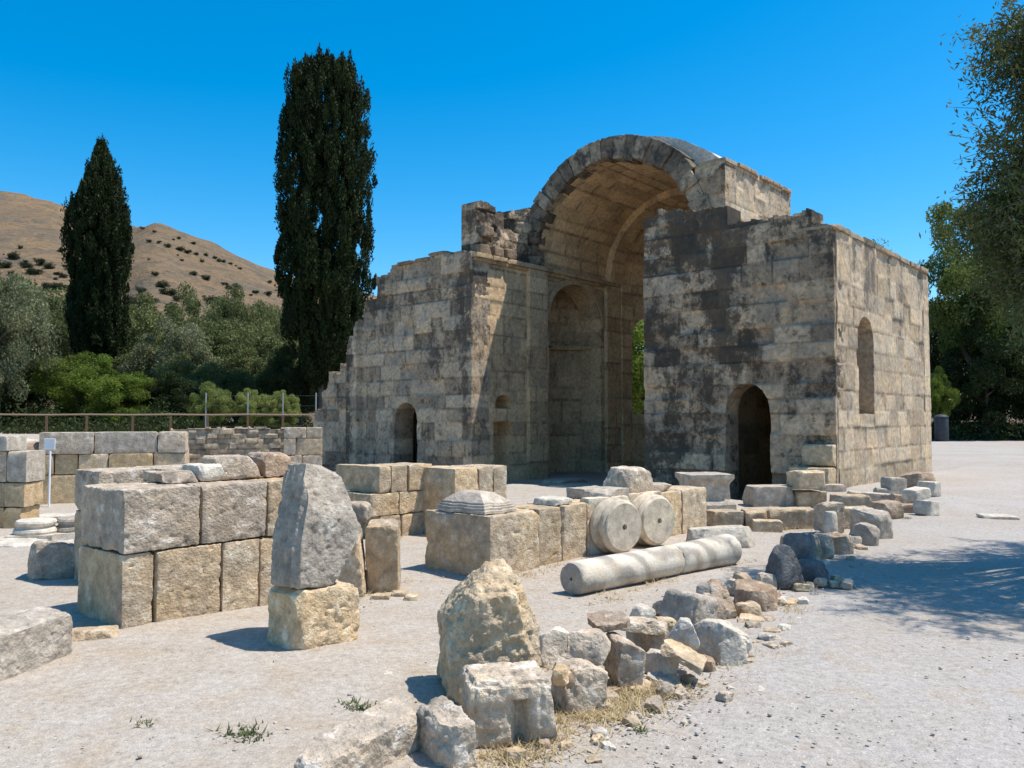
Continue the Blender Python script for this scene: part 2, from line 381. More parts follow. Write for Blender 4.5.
def hill_full(px, rr):
    hx = (px - 512) / F * rr; hy = rr; hz = hill_z(px, rr)
    amp = np.clip((rr - 85) / 150, 0, 1) * np.clip((hz) / 20, 0, 1)
    return hz + amp * ((fbm(np.stack([hx, hy, hz * 0], 1) / 38, 4, 31) - .5) * 7 + (fbm(np.stack([hx, hy, hz * 0], 1) / 9, 3, 32) - .5) * 2.0)
hx = (px - 512) / F * rr; hy = rr; hz = hill_full(px, rr)
jj = (np.arange(len(pxs) - 1)[:, None] * len(rs) + np.arange(len(rs) - 1)[None]).ravel()
hill = link('hill', mesh_np('hill', np.stack([hx, hy, hz], 1), [np.stack([jj, jj + len(rs), jj + len(rs) + 1, jj + 1], 1)], 60), 'hill'); struct(hill)

# ------------------------------------------------------------------ masonry shells (church)
def blocks(seed, Sx, T, hh=(.38, .58), ll=(.5, 1.15), t0=0.):
    rg = random.Random(seed); ts = [t0]
    while ts[-1] < t0 + T: ts.append(ts[-1] + rg.uniform(*hh))
    rows = []
    for k in range(len(ts)):
        ss = [-rg.uniform(0, .5)]
        while ss[-1] < Sx + .3: ss.append(ss[-1] + rg.uniform(*ll))
        rows.append(np.array(ss))
    return np.array(ts), rows, seed
def eval_blocks(B, s, t):
    ts, rows, seed = B; c = np.clip(np.searchsorted(ts, t, side='right') - 1, 0, len(ts) - 2)
    dt = np.minimum(t - ts[c], ts[c + 1] - t); ds = np.zeros_like(s); bid = np.zeros(len(s), int)
    for k in np.unique(c):
        m = c == k; r = rows[k]; j = np.clip(np.searchsorted(r, s[m], side='right') - 1, 0, len(r) - 2)
        ds[m] = np.minimum(s[m] - r[j], r[j + 1] - s[m]); bid[m] = k * 977 + j
    return np.minimum(np.abs(dt), np.abs(ds)), _h(bid, bid * 0 + 3, bid * 0, seed), _h(bid, bid * 0 + 7, bid * 0, seed + 1)
class Arch:
    """round-headed opening: centre s0, half width hw, bottom, spring, rise"""
    def __init__(s, s0, hw, bot, spring, rise): s.s0, s.hw, s.bot, s.spring, s.rise = s0, hw, bot, spring, rise
    def rad(a, s, t):
        return np.where(t > a.spring, np.hypot((s - a.s0) / a.hw, (t - a.spring) / a.rise), np.abs(s - a.s0) / a.hw)
    def inside(a, s, t): return (a.rad(s, t) < 1) & (t > a.bot)
    def snap(a, s, t, cell):
        r = a.rad(s, t); near = (np.abs(r - 1) * min(a.hw, a.rise) < cell * .62) & (t > a.bot) & (r > .2)
        up = near & (t > a.spring); lo = near & ~up
        s = s.copy(); t = t.copy()
        s[up] = a.s0 + (s[up] - a.s0) / r[up]; t[up] = a.spring + (t[up] - a.spring) / r[up]
        s[lo] = a.s0 + np.sign(s[lo] - a.s0) * a.hw
        return s, t
class Hole:
    def __init__(s, a, b_, c, d): s.a, s.b, s.c, s.d = a, b_, c, d
    def inside(h, s, t): return (s > h.a) & (s < h.b) & (t > h.c) & (t < h.d)
    def snap(h, s, t, cell): return s, t
def shell(name, s0, s1, t0, t1, cell, pos, B, thick, mat, parent, top=None, holes=(), var=.014, groove=.018, rough=.02, seed=1, ero=.03, side=None, stain=None):
    ns = max(2, int(round((s1 - s0) / cell))); ntt = max(2, int(round((t1 - t0) / cell)))
    sv = np.linspace(s0, s1, ns + 1); tv = np.linspace(t0, t1, ntt + 1)
    Sg, Tg = np.meshgrid(sv, tv, indexing='ij'); s = Sg.ravel(); t = Tg.ravel(); W = ntt + 1
    i, j = np.meshgrid(np.arange(ns), np.arange(ntt), indexing='ij'); i = i.ravel(); j = j.ravel()
    sc = (sv[i] + sv[i + 1]) / 2; tcn = (tv[j] + tv[j + 1]) / 2
    keep = np.ones(len(i), bool)
    if top is not None:
        tp = np.interp(sc, [p[0] for p in top], [p[1] for p in top]); tp += (vnoise(np.stack([sc * 3.1, sc * 0, sc * 0], 1), seed) - .5) * .09 + (vnoise(np.stack([sc * 11, sc * 0, sc * 0], 1), seed) - .5) * .06
        keep &= tcn < tp
    if side is not None: keep &= side(sc, tcn)
    for h in holes: keep &= ~h.inside(sc, tcn)
    q = np.stack([i * W + j, (i + 1) * W + j, (i + 1) * W + j + 1, i * W + j + 1], 1)[keep]
    bs, bt = s.copy(), t.copy()
    for h in holes: s, t = h.snap(s, t, cell)
    dj, r1, r2 = eval_blocks(B, bs, bt)
    gn = np.clip(fbm(np.stack([s * 1.3, t * 1.3, s * 0 + seed], 1), 3, seed + 3) * 3 - .95, .15, 1.1)
    dep = (r1 - .5) * 2 * var - groove * gn * np.exp(-(dj / .018) ** 2)
    Pn = np.stack([s, t, s * 0 + seed * 3.7], 1)
    dep += (fbm(Pn * 1.6, 4, seed) - .5) * 2 * rough + (fbm(Pn * 9, 3, seed + 5) - .5) * rough * .9
    dep -= (r2 > .74) * ero * (.4 + fbm(Pn * 5, 3, seed + 9)) * np.clip(dj / .06, 0, 1)
    dep -= np.clip(fbm(Pn * 3.3, 4, seed + 12) - .62, 0, 1) * ero * 4
    nv = len(s); Vf = pos(s, t, dep); Vb = pos(s, t, np.full(nv, -thick))
    V = np.concatenate([Vf, Vb]); qb = q[:, ::-1] + nv
    e = np.concatenate([q[:, [0, 1]], q[:, [1, 2]], q[:, [2, 3]], q[:, [3, 0]]]); key = np.sort(e, 1); kk = key[:, 0] * (nv + 1) + key[:, 1]
    _, first, cnt = np.unique(kk, return_index=True, return_counts=True); be = e[first[cnt == 1]]
    NSEG = max(1, int(round(thick / .15))) if thick > .25 else 1
    sideq = []; prev = None
    ids = np.unique(be); mp = {}
    rings = [None] * (NSEG + 1)
    look = np.zeros(nv, int); look[ids] = np.arange(len(ids))
    extra = []
    base = 2 * nv
    for k in range(1, NSEG):
        f = k / NSEG; jit = (fbm(np.stack([s[ids] * 4, t[ids] * 4, np.full(len(ids), k * 1.7)], 1), 2, seed + 21) - .5) * .05
        ts_ = t[ids] + jit; ss_ = s[ids]
        extra.append(pos(ss_, ts_, dep[ids] * (1 - f) - thick * f)); rings[k] = base + (k - 1) * len(ids)
    def vid(a, k): return a if k == 0 else (a + nv if k == NSEG else rings[k] + look[a])
    for k in range(NSEG):
        sideq.append(np.stack([vid(be[:, 1], k), vid(be[:, 0], k), vid(be[:, 0], k + 1), vid(be[:, 1], k + 1)], 1))
    if extra: V = np.concatenate([V] + extra)
    tone = np.concatenate([r1, r1] + [r1[ids]] * (NSEG - 1)); jn = np.exp(-(dj / .02) ** 2); jn = np.concatenate([jn, jn * 0] + [jn[ids] * 0] * (NSEG - 1))
    Q = np.concatenate([q, qb] + sideq); used, inv = np.unique(Q, return_inverse=True)
    me = mesh_np(name, V[used], [inv.reshape(Q.shape)], 40)
    a = me.attributes.new('tone', 'FLOAT', 'POINT'); a.data.foreach_set('value', tone[used].astype(np.float32))
    a = me.attributes.new('joint', 'FLOAT', 'POINT'); a.data.foreach_set('value', jn[used].astype(np.float32))
    st_ = np.zeros(nv) if stain is None else stain(bs, bt); st_ = np.concatenate([st_, st_] + [st_[ids]] * (NSEG - 1))
    a = me.attributes.new('stain', 'FLOAT', 'POINT'); a.data.foreach_set('value', st_[used].astype(np.float32))
    fix_normals(me)
    return link(name, me, mat, parent)

def bl(x, c, w_): return np.exp(-((x - c) / w_) ** 2)
def stain_front(s, t):
    z = .62 * bl(s, 4.7, .75) * (1 - .35 * bl(t, 6.6, .7)) + .85 * bl(s, 2.75, .6) * smooth(1.8, 3.6, t) + .55 * bl(s, 3.6, .7) * smooth(.5, 2, t)
    z = z + .75 * smooth(5.2, 6.2, t) * (1 - .8 * bl(s, 4.6, .6)) + .5 * bl(s, .15, .3) * smooth(.4, 1.5, t) + .4 * bl(t, 2.4, .7) * bl(s, 1.2, .8) + .35 * bl(t, .6, .6)
    return np.clip(z, 0, 1.1) + .02
def stain_south(s, t):
    k = np.clip(vnoise(np.stack([s * 2.1, s * 0, s * 0], 1), 5) * 1.6 - .5, 0, 1)
    return -.22 + .95 * k * smooth(1.5, 5.5, t) + .25 * smooth(5.4, 6.0, t)
def stain_left(s, t):
    z = .8 * bl(s, 11.8, .35) * smooth(1., 3., t) + .55 * bl(t, 4.2, .9) * bl(s, 12.9, 1.) + .5 * bl(t, 5.9, .5) + .4 * bl(s, 16.6, .5) * smooth(2, 4, t) + .85 * bl(s, 17.9, .25) + .35 * bl(t, 1., .6) * bl(s, 12.6, 1.2)
    return np.clip(z, 0, 1) + .05
def stain_upper(s, t): return .5 * smooth(8.4, 9.3, t) + .1
CH = empty('ruined_church', CA, CROT, 'ruined stone church with a broken barrel vault, its front blackened and its south wall sunlit', 'church')
FL = DEPR - .12
VN = 5.2; VP_ = 11.58; VC = (VN + VP_) / 2; RAD = (VP_ - VN) / 2; SPR = 6.98
front = lambda U: (lambda s, t, w_: np.stack([U - w_, s, t], 1))           # faces -U
south = lambda V0: (lambda s, t, w_: np.stack([s, V0 - w_, t], 1))          # faces -V
north = lambda V0: (lambda s, t, w_: np.stack([s, V0 + w_, t], 1))
# right block
door_r = Arch(2.22, .60, -2, 1.75, .72)
topR = [(-.1, 6.08), (.18, 6.1), (.2, 6.18), (.5, 6.22), (.52, 6.56), (2.66, 6.55), (2.68, 7.02), (3.68, 7.04), (3.7, 7.1), (4.5, 7.28), (4.75, 7.3), (4.77, 7.08), (5.3, 7.06)]
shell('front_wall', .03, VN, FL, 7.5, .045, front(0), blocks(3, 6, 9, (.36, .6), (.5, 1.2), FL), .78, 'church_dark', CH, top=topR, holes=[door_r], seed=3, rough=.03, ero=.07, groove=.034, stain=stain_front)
win = Arch(2.18, .62, 1.72, 3.55, .62)
shell('south_wall', .16, 8.25, FL, 6.05, .055, south(0), blocks(8, 9, 9, (.4, .62), (.6, 1.3), FL), .7, 'church', CH, holes=[win], seed=8, var=.010, rough=.018, ero=.03, groove=.022, stain=stain_south)
me = mesh_np('cornice', *join_geo([xf(rock_geo(1.02, .95, .13, 60 + k, .05, .12, 2, .012), (.5 + k * 1.03, .4, 6.045 + (k % 3) * .008)) for k in range(8)])); link('cornice', me, 'church', CH)
shell('east_wall', 0, 5.1, FL, 6.0, .12, lambda s, t, w_: np.stack([8.25 + w_ , s, t], 1), blocks(9, 9, 9), .6, 'church', CH, seed=9)
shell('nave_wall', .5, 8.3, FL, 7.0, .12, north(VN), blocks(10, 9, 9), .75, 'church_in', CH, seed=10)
me = mesh_np('roof', *rock_geo(7.4, 4.0, .35, 77, .25, .05, 0, .01)); o = link('roof', me, 'church', CH); o.location = (4.3, 2.6, 5.55)
# corner repair stones sticking out at the foot of the corner
me = mesh_np('corner_stone', *join_geo([xf(rock_geo(.75, .75, .5, 91, .05, .06, 2, .012), (.2, .42, .48)), xf(rock_geo(.62, .9, .55, 92, .05, .06, 2, .012), (-.18, .5, -.1))])); link('corner_stone', me, 'ashlar', CH)
# left block
door_l = Arch(14.74, .60, -2, 1.52, .62)
topL = [(11.5, 7.02), (13.2, 7.18), (13.35, 7.08), (15.55, 7.05), (15.58, 6.8), (16.45, 6.76), (16.47, 5.98), (17.3, 5.92), (17.32, 5.25), (17.55, 5.2), (17.57, 4.65), (17.9, 4.6), (17.92, 4.1), (18.3, 4.0), (18.32, 3.55), (18.8, 3.7), (18.82, 3.25), (19.5, 3.4), (19.55, 2.7), (19.9, 2.6), (19.95, 2.0), (20.4, 1.9), (20.45, 1.2), (21.2, 1.1), (21.3, .75), (23, .6)]
def pier_pos(s, t, w_):
    off = np.where(s > 18.2, -.10, 0) + np.where((s > 17.35) & (s < 18.05), .22, 0) + np.where(s < 16.4, .16, 0)
    return np.stack([0 - w_ - off, s, t], 1)
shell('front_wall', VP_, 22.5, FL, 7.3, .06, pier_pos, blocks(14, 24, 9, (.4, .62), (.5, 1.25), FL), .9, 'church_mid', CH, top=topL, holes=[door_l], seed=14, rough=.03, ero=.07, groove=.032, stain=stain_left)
me = mesh_np('cornice', *join_geo([xf(rock_geo(.62, .78, .13, 160 + k, .05, .12, 2, .02), (.1, 13.2 + k * .8, 7.1 - (k > 0) * .1 - k * .01)) for k in range(3)])); link('cornice', me, 'church_dark', CH)
niche = Arch(5.55, 1.66, -2, 5.25, 1.36)
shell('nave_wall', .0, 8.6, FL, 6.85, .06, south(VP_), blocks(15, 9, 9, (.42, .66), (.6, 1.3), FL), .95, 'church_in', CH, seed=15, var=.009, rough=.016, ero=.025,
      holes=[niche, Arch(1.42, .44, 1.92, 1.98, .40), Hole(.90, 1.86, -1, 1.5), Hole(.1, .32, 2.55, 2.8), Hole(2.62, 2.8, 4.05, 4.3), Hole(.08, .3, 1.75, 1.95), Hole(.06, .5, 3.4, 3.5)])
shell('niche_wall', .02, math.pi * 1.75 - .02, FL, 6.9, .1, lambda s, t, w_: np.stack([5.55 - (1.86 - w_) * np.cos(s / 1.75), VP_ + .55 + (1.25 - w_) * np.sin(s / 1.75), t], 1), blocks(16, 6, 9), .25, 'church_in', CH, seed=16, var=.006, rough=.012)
# unseen chamber added behind the left front wall, roofed, so its doorway is dark
shell('chamber_wall', 0.6, 5.0, FL, 4.9, .15, lambda s, t, w_: np.stack([s, 17.3 + w_, t], 1), blocks(18, 6, 9), .4, 'church_in', CH, seed=18)
shell('chamber_wall', 12.4, 17.3, FL, 4.9, .15, lambda s, t, w_: np.stack([4.6 - w_, s, t], 1), blocks(19, 18, 9), .4, 'church_in', CH, seed=19)
me = mesh_np('roof', *rock_geo(4.6, 5.4, .3, 78, .25, .05, 0, .01)); o = link('roof', me, 'church', CH); o.location = (2.75, 14.7, 4.25)
shell('recess_back', .7, 2.05, FL, 2.6, .1, south(VP_ + .65), blocks(17, 4, 9), .2, 'church_in', CH, seed=17)
seg = []
for k in range(15):
    a_ = math.pi * (k + .5) / 15; seg.append(xf(rock_geo(.42, .3, .17, 171 + k, .06, .15, 0, .008), (5.55 - 1.72 * math.cos(a_), VP_ + .55 + 1.12 * math.sin(a_), 4.3), -math.atan2(1.12 * math.cos(a_), 1.72 * math.sin(a_)) * -1))
link('impost_moulding', mesh_np('impost_moulding', *join_geo(seg)), 'church_in', CH)
me = mesh_np('niche_sun_block', *rock_geo(4.4, 2.3, .4, 79, .25, .05, 0, .01)); o = link('niche_sun_block', me, 'church', CH); o.location = (5.55, VP_ + 1.45, 6.62)  # unseen slab added over the niche to keep the sun out
# pilasters and their capitals
for k, (u0, u1) in enumerate(((2.62, 3.62), (7.42, 8.35))):
    shell('pilaster', u0, u1, FL, 6.84, .06, south(VP_ - .17), blocks(20 + k, 9, 9, (.5, .75), (1.2, 2.2), FL), .16, 'church_in', CH, seed=20 + k, var=.006, rough=.012)
# archivolt round the big recess
seg = []
for k in range(26):
    a0 = math.pi * k / 25; ux = 5.55 + 1.80 * math.cos(a0); tz = 5.25 + 1.50 * math.sin(a0)
    g = rock_geo(.26, .09, .24, 500 + k, .06, .15, 0, .006); v = g[0] - np.array([0, 0, .12])
    seg.append((v @ np.array(Matrix.Rotation(-(a0 - math.pi / 2), 3, 'Y')).T + np.array([ux, VP_ - .03, tz]), g[1]))
link('archivolt', mesh_np('archivolt', *join_geo(seg)), 'church_in', CH)
# cornice along the nave wall
seg = [xf(rock_geo(.8, .62, .15, 210 + k, .05, .12, 1, .012), (.28 + .81 * k, VP_ + .10, 6.86)) for k in range(11)] + [xf(rock_geo(.8, .5, .11, 230 + k, .05, .12, 1, .01), (.28 + .81 * k, VP_ + .13, 6.75)) for k in range(11)]
link('cornice', mesh_np('cornice', *join_geo(seg)), 'church_in', CH)
seg = [xf(rock_geo(.8, .5, .2, 250 + k, .05, .12, 1, .012), (1.3 + .81 * k, VN + .02, 6.83)) for k in range(9)]
link('cornice', mesh_np('cornice', *join_geo(seg)), 'church_in', CH)
# barrel vault: inner ashlar, outer pale cover
def vpos(rad):
    def f(s, t, w_):
        a = t / rad; r = rad - w_
        return np.stack([s, VC - r * np.cos(a), SPR + r * np.sin(a)], 1)
    return f
shell('vault', 3.25, 8.1, 0.02, math.pi * RAD - .02, .09, vpos(RAD), blocks(31, 9, 12, (.38, .5), (.7, 1.3)), .45, 'church_in', CH, seed=31, var=.006, rough=.012)
def cover_pos(s, t, w_):
    v = t - 4.2; R2 = np.where(v < 0, 5.6, 4.08); zc = np.where(v < 0, 11.0 - 5.6, SPR - .08)
    return np.stack([s, VC + v * 1.0, zc + np.sqrt(np.maximum(R2 ** 2 - np.minimum(np.abs(v), R2 * .995) ** 2, 0)) + w_], 1)
shell('vault_cover', 3.62, 8.2, .35, 8.2, .1, cover_pos, blocks(32, 6, 14, (3, 5), (3, 5)), .78, 'plaster', CH, seed=32, groove=.0, rough=.05)
rg = random.Random(5); seg = []; tn = []
nvs = 25
for k in range(nvs):
    a0 = math.pi * (k + .5) / nvs
    ri = RAD - rg.uniform(-.02, .03) - (.10 if k in (14, 16) else 0); ro = RAD + .76 - rg.uniform(0, .05) - (rg.uniform(.05, .2) if k < 4 or k > 19 else 0); wd = (RAD + .4) * math.pi / nvs * .995
    g = rock_geo(rg.uniform(.60, .66), wd, ro - ri, 300 + k, .045, .03, 2, .012, (.02, .06))
    P = g[0].copy(); zc = P[:, 2]; P[:, 1] *= (ri + zc) / (RAD + .4); P[:, 2] += ri
    P = P @ np.array(Matrix.Rotation(-(a0 - math.pi / 2), 3, 'X')).T
    P[:, 1] *= -1
    seg.append((P + np.array([3.28 + rg.uniform(-.05, .05), VC, SPR]), [q[:, ::-1] for q in g[1]])); tn.append(np.full(len(P), rg.random()))
me = mesh_np('front_arch', *join_geo(seg)); a = me.attributes.new('tone', 'FLOAT', 'POINT'); a.data.foreach_set('value', np.concatenate(tn).astype(np.float32)); link('front_arch', me, 'voussoir', CH)
shell('rib_arch', 7.55, 8.35, .0, math.pi * (RAD - .26), .09, vpos(RAD - .26), blocks(33, 9, 12, (.4, .55), (2, 3)), .4, 'church_in', CH, seed=33, var=.006, rough=.01)
# apse: half round with a window, half dome above
AR = 2.95
def apos(s, t, w_):
    a = s / AR; r = AR - w_
    return np.stack([8.4 + r * np.sin(a), VC + r * np.cos(a), t], 1)
APW = Arch(AR * math.pi * .5, .01, 0, 0, .01)
k640 = (640 - 512) / F
apse_s = None
best = 9
for sv_ in np.linspace(0, AR * math.pi, 800):
    p = apos(np.array([sv_]), np.array([3.]), np.array([0.]))[0]; wp = CA + CU * p[0] + CV * p[1]
    e_ = abs(wp.x / wp.y - k640)
    if e_ < best: best, apse_s = e_, sv_
shell('apse', 0, AR * math.pi, FL, 7.0, .09, apos, blocks(41, 10, 9, (.42, .6), (.6, 1.2), FL), .6, 'church_in', CH, seed=41, holes=[Arch(apse_s + .45, .85, 1.75, 4.9, .8)])
def dpos(s, t, w_):
    a = s / AR; e = t / AR; r = AR + .03 - w_
    return np.stack([8.4 + r * np.sin(a) * np.cos(e), VC + r * np.cos(a) * np.cos(e), 6.98 + r * np.sin(e)], 1)
shell('half_dome', 0, AR * math.pi, 0, AR * math.pi * .5 - .05, .12, dpos, blocks(42, 10, 9), .45, 'church_in', CH, seed=42)
# broken haunch over the left pier
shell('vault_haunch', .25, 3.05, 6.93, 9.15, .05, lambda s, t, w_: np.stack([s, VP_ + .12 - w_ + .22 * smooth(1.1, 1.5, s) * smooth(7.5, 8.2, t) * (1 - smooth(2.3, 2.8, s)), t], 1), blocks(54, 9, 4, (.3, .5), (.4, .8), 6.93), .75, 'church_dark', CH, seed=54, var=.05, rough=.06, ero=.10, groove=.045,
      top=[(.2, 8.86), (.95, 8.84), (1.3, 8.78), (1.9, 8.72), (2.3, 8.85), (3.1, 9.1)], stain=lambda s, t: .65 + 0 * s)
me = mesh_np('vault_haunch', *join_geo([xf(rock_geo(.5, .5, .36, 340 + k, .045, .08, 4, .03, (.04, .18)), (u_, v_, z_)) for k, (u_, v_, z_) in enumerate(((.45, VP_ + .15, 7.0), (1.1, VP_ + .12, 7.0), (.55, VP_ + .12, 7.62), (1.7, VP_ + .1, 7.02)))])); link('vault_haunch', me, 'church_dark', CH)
# upper walls over the right haunch
shell('upper_wall', 3.05, 8.0, 5.7, 9.36, .06, south(4.22), blocks(51, 9, 5, (.4, .6), (.5, 1.1), 5.7), 1.0, 'church', CH, seed=51, top=[(3, 9.3), (4.2, 9.38), (7.0, 9.32), (7.1, 9.34), (8.1, 9.3)], ero=.05, rough=.03, stain=stain_upper)
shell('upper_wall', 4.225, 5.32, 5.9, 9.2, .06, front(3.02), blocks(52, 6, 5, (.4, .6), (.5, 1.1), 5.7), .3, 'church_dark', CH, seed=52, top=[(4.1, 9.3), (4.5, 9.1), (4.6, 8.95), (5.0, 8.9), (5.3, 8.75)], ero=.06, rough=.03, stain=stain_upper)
me = mesh_np('cornice', *join_geo([xf(rock_geo(.8, 1.12, .12, 530 + k, .05, .12, 2, .015), (3.45 + .82 * k, 4.68, 9.28)) for k in range(6)])); link('cornice', me, 'church', CH)
# floor slabs inside
for k, (u_, v_, a_, b_) in enumerate(((-.9, 9.2, 1.6, .9), (.6, 8.0, 1.3, 1.0), (2.2, 9.6, 1.5, .8))):
    p = CA + CU * u_ + CV * v_
    o = link('floor_slab', mesh_np('floor_slab', *rock_geo(a_, b_, .16, 560 + k, .06, .1, 3, .015)), 'grey'); o.location = (p.x, p.y, gz(p.x, p.y) - .02); o.rotation_euler = (0, 0, CROT)
    tag(o, ('flat grey paving slab in the shade before the church opening', 'flat grey slab on the nave floor under the vault', 'worn slab deep in the shaded nave under the arched recess')[k], 'stone slab')

# ------------------------------------------------------------------ loose stones and low walls
def stone(name, cx, W, yt, yb, d, mat, label, cat='stone', yaw=0., z0=None, group=None, tilt=(0, 0), rnd=.07, chips=3, amp=.025, cut=(.04, .2), shape=None, topf=.6, seed=None, h=None, fine=.25, sink=.02):
    """cx, W: picture column and width; yt, yb: top and foot rows; d: its depth in metres (towards the back)"""
    zb = z0
    if zb is None:
        zb = 0.
        for _ in range(4):
            p = at(cx, yb, zb); zb = gz(p.x, p.y)
    p = at(cx, yb, zb); Y0 = p.y
    s_ = Y0 / F; cy, sy = abs(math.cos(R(yaw))), abs(math.sin(R(yaw)))
    w_ = max(.06, (W * s_ - d * sy) / cy)
    if h is None: h = max(.04, EYE - (yt - HZ) * (Y0 + d * topf) / F - zb)
    sd_ = seed if seed is not None else (int(cx * 7 + yb * 13) % 9973)
    if yb > 545 and shape is None and name in ('stone', 'slab', 'stone_block', 'kerb_stone', 'upright_block'):
        chips += 3; cut = (cut[0] + .02, cut[1] + .06); rr_ = random.Random(sd_); tilt = (tilt[0] + rr_.uniform(-6, 6), tilt[1] + rr_.uniform(-6, 6)); amp *= 1.15
    g = rock_geo(w_, d, h, sd_, max(.011, s_ * 2.0), rnd, chips, amp, cut, shape, fine=fine)
    o = link(name, mesh_np(name, *g, 28), mat)
    dep = (d * cy + w_ * sy) / 2
    o.location = (p.x * (1 + dep / Y0), Y0 + dep, zb - (sink if z0 is None else 0)); o.rotation_euler = (R(tilt[0]), R(tilt[1]), R(yaw))
    tag(o, label, cat, group); return o

def low_wall(name, px, py, rows, label, cat='ruined wall', yaw=0., mat='ashlar', z0=None, jit=.02):
    """rows: list of (z0, z1, [(px_left, px_right, depth, mat or None)]) along the church's axis from the near corner at (px, py)"""
    o3 = at(px, py, 0)
    e = CU if yaw == 0 else Vector((math.cos(yaw), math.sin(yaw), 0)); rot = math.atan2(e.y, e.x)
    root = empty(name, o3, rot, label, cat, None)
    for zi, (za, zb_, bl) in enumerate(rows):
        for k, bk in enumerate(bl):
            a_, b_, dp = bk[:3]; mm = bk[3] if len(bk) > 3 and bk[3] else mat; off = bk[4] if len(bk) > 4 else 0.
            t0_ = along(a_, o3, e); t1_ = along(b_, o3, e); L = max(.08, t1_ - t0_ - .008)
            s_ = (o3.y + t0_ * e.y) / F; sd_ = int(px * 3 + zi * 101 + k * 17)
            g = rock_geo(L, dp, zb_ - za - .004, sd_, max(.014, s_ * 2.0), .03, 2, .012, (.02, .06), fine=.35, edge=.35)
            c = link('stone_block', mesh_np('stone_block', *g, 36), mm, root)
            c.location = (t0_ + L / 2, dp / 2 + off + ((sd_ * 7919) % 100 / 100 - .5) * jit, za)
    return root, o3, e

# low wall in the middle with the pedestal block at its near end
W1, o1, e1 = low_wall('ashlar_wall', 491, 579, [(-.03, .62, [(491, 541, .95, None), (542, 565, .55, None, .05), (566, 590, .55, None, .05), (591, 628, .55, None, .05), (629, 660, .55, None, .05), (661, 684, .55, 'ashlar', .05), (685, 709, .55, 'ashlar', .05)])],
    'long low wall of upright sandstone blocks behind the lying column, capped at its left end')
# left-hand big wall, two courses
W2, o2, e2 = low_wall('ashlar_wall', 126, 632, [(-.03, .575, [(126, 158, .80), (159.5, 224, .55), (225, 262, .55), (262.5, 300, .55), (300.5, 332, .55)]), (.58, 1.06, [(126, 203, .80, 'weathered'), (203.5, 269, .55, 'weathered'), (269.5, 300, .55, 'ashlar'), (300.5, 330, .55, 'ashlar')])],
    'tall two course wall of pitted sandstone blocks behind the stacked grey fragment')
# its twin a step further back
W3, o3_, e3 = low_wall('ashlar_wall', 100, 588, [(-.03, .70, [(100, 150, .55), (150.5, 215, .6), (215.5, 290, .6)]), (.705, 1.10, [(100, 160, .55, 'weathered'), (160.5, 230, .6, 'weathered'), (230.5, 300, .6, 'weathered')])],
    'weathered block wall standing just behind and left of the tallest low wall')
# farther middle wall
W4, o4, e4 = low_wall('ashlar_wall', 381, 539, [(-.03, .30, [(381, 402, .7), (403, 430, .5), (430.5, 452, .5)]), (.30, .60, [(372, 400, .7, 'ochre'), (400.5, 426, .6, 'ochre'), (426.5, 447, .5, 'ochre')]), (.60, .96, [(380, 392, .95), (392.5, 409, .6), (409.5, 433, .6)])],
    'two course wall of squared blocks before the small doorway of the church')
W5, o5, e5 = low_wall('ashlar_wall', 455, 537, [(-.03, .92, [(455, 479, .75), (479.5, 494, .6), (494.5, 508, .6)])], 'short wall of tall blocks between the small doorway and the nave')
# upright slabs behind the grey fragment
stone('upright_block', 384, 35, 518, 591, .36, 'ashlar', 'outer of two upright blocks right of the grey column fragment', 'stone block', yaw=4, chips=1, cut=(.02, .06), rnd=.08)
stone('upright_block', 352, 32, 523, 597, .40, 'ashlar', 'inner of two upright blocks, half hidden behind the grey column fragment', 'stone block', yaw=4, rnd=.07, chips=1, cut=(.02, .06))
stone('stone', 356, 27, 497, 523, .3, 'weathered', 'rounded lump sitting on the inner upright block behind the fragment', 'stone', z0=.52, h=.2, rnd=.3)
# moulded capstone, a low pyramid with stepped edge
def capstone():
    steps = [(.36, 0), (.36, .03), (.345, .035), (.345, .06), (.33, .065), (.33, .085), (.315, .09), (.31, .11), (.17, .205), (.16, .21), (.0, .212)]
    V = []; Q = []; n = 40
    rg = np.random.RandomState(3)
    for r, z in steps:
        for k in range(n):
            side = k * 4 // n; f = (k % (n // 4)) / (n // 4); c = [(-1, -1), (1, -1), (1, 1), (-1, 1)]; a, b_ = c[side], c[(side + 1) % 4]
            V.append(((a[0] + (b_[0] - a[0]) * f) * r * .68, (a[1] + (b_[1] - a[1]) * f) * r * .98, z * .95))
    V = np.array(V); V += (fbm(V * 7, 3, 4)[:, None] - .5) * .03
    for i in range(len(steps) - 1):
        for k in range(n): Q.append((i * n + k, i * n + (k + 1) % n, (i + 1) * n + (k + 1) % n, (i + 1) * n + k))
    return V, [np.array(Q), np.array([list(range(n))[::-1]])]
cp = o1 + e1 * .27 + CV * .46
o = link('capstone', mesh_np('capstone', *capstone(), 30), 'grey'); o.location = (cp.x, cp.y, .622); o.rotation_euler = (0, 0, CROT)
tag(o, 'pale pyramid shaped capstone with a stepped edge on the long low wall', 'capstone')

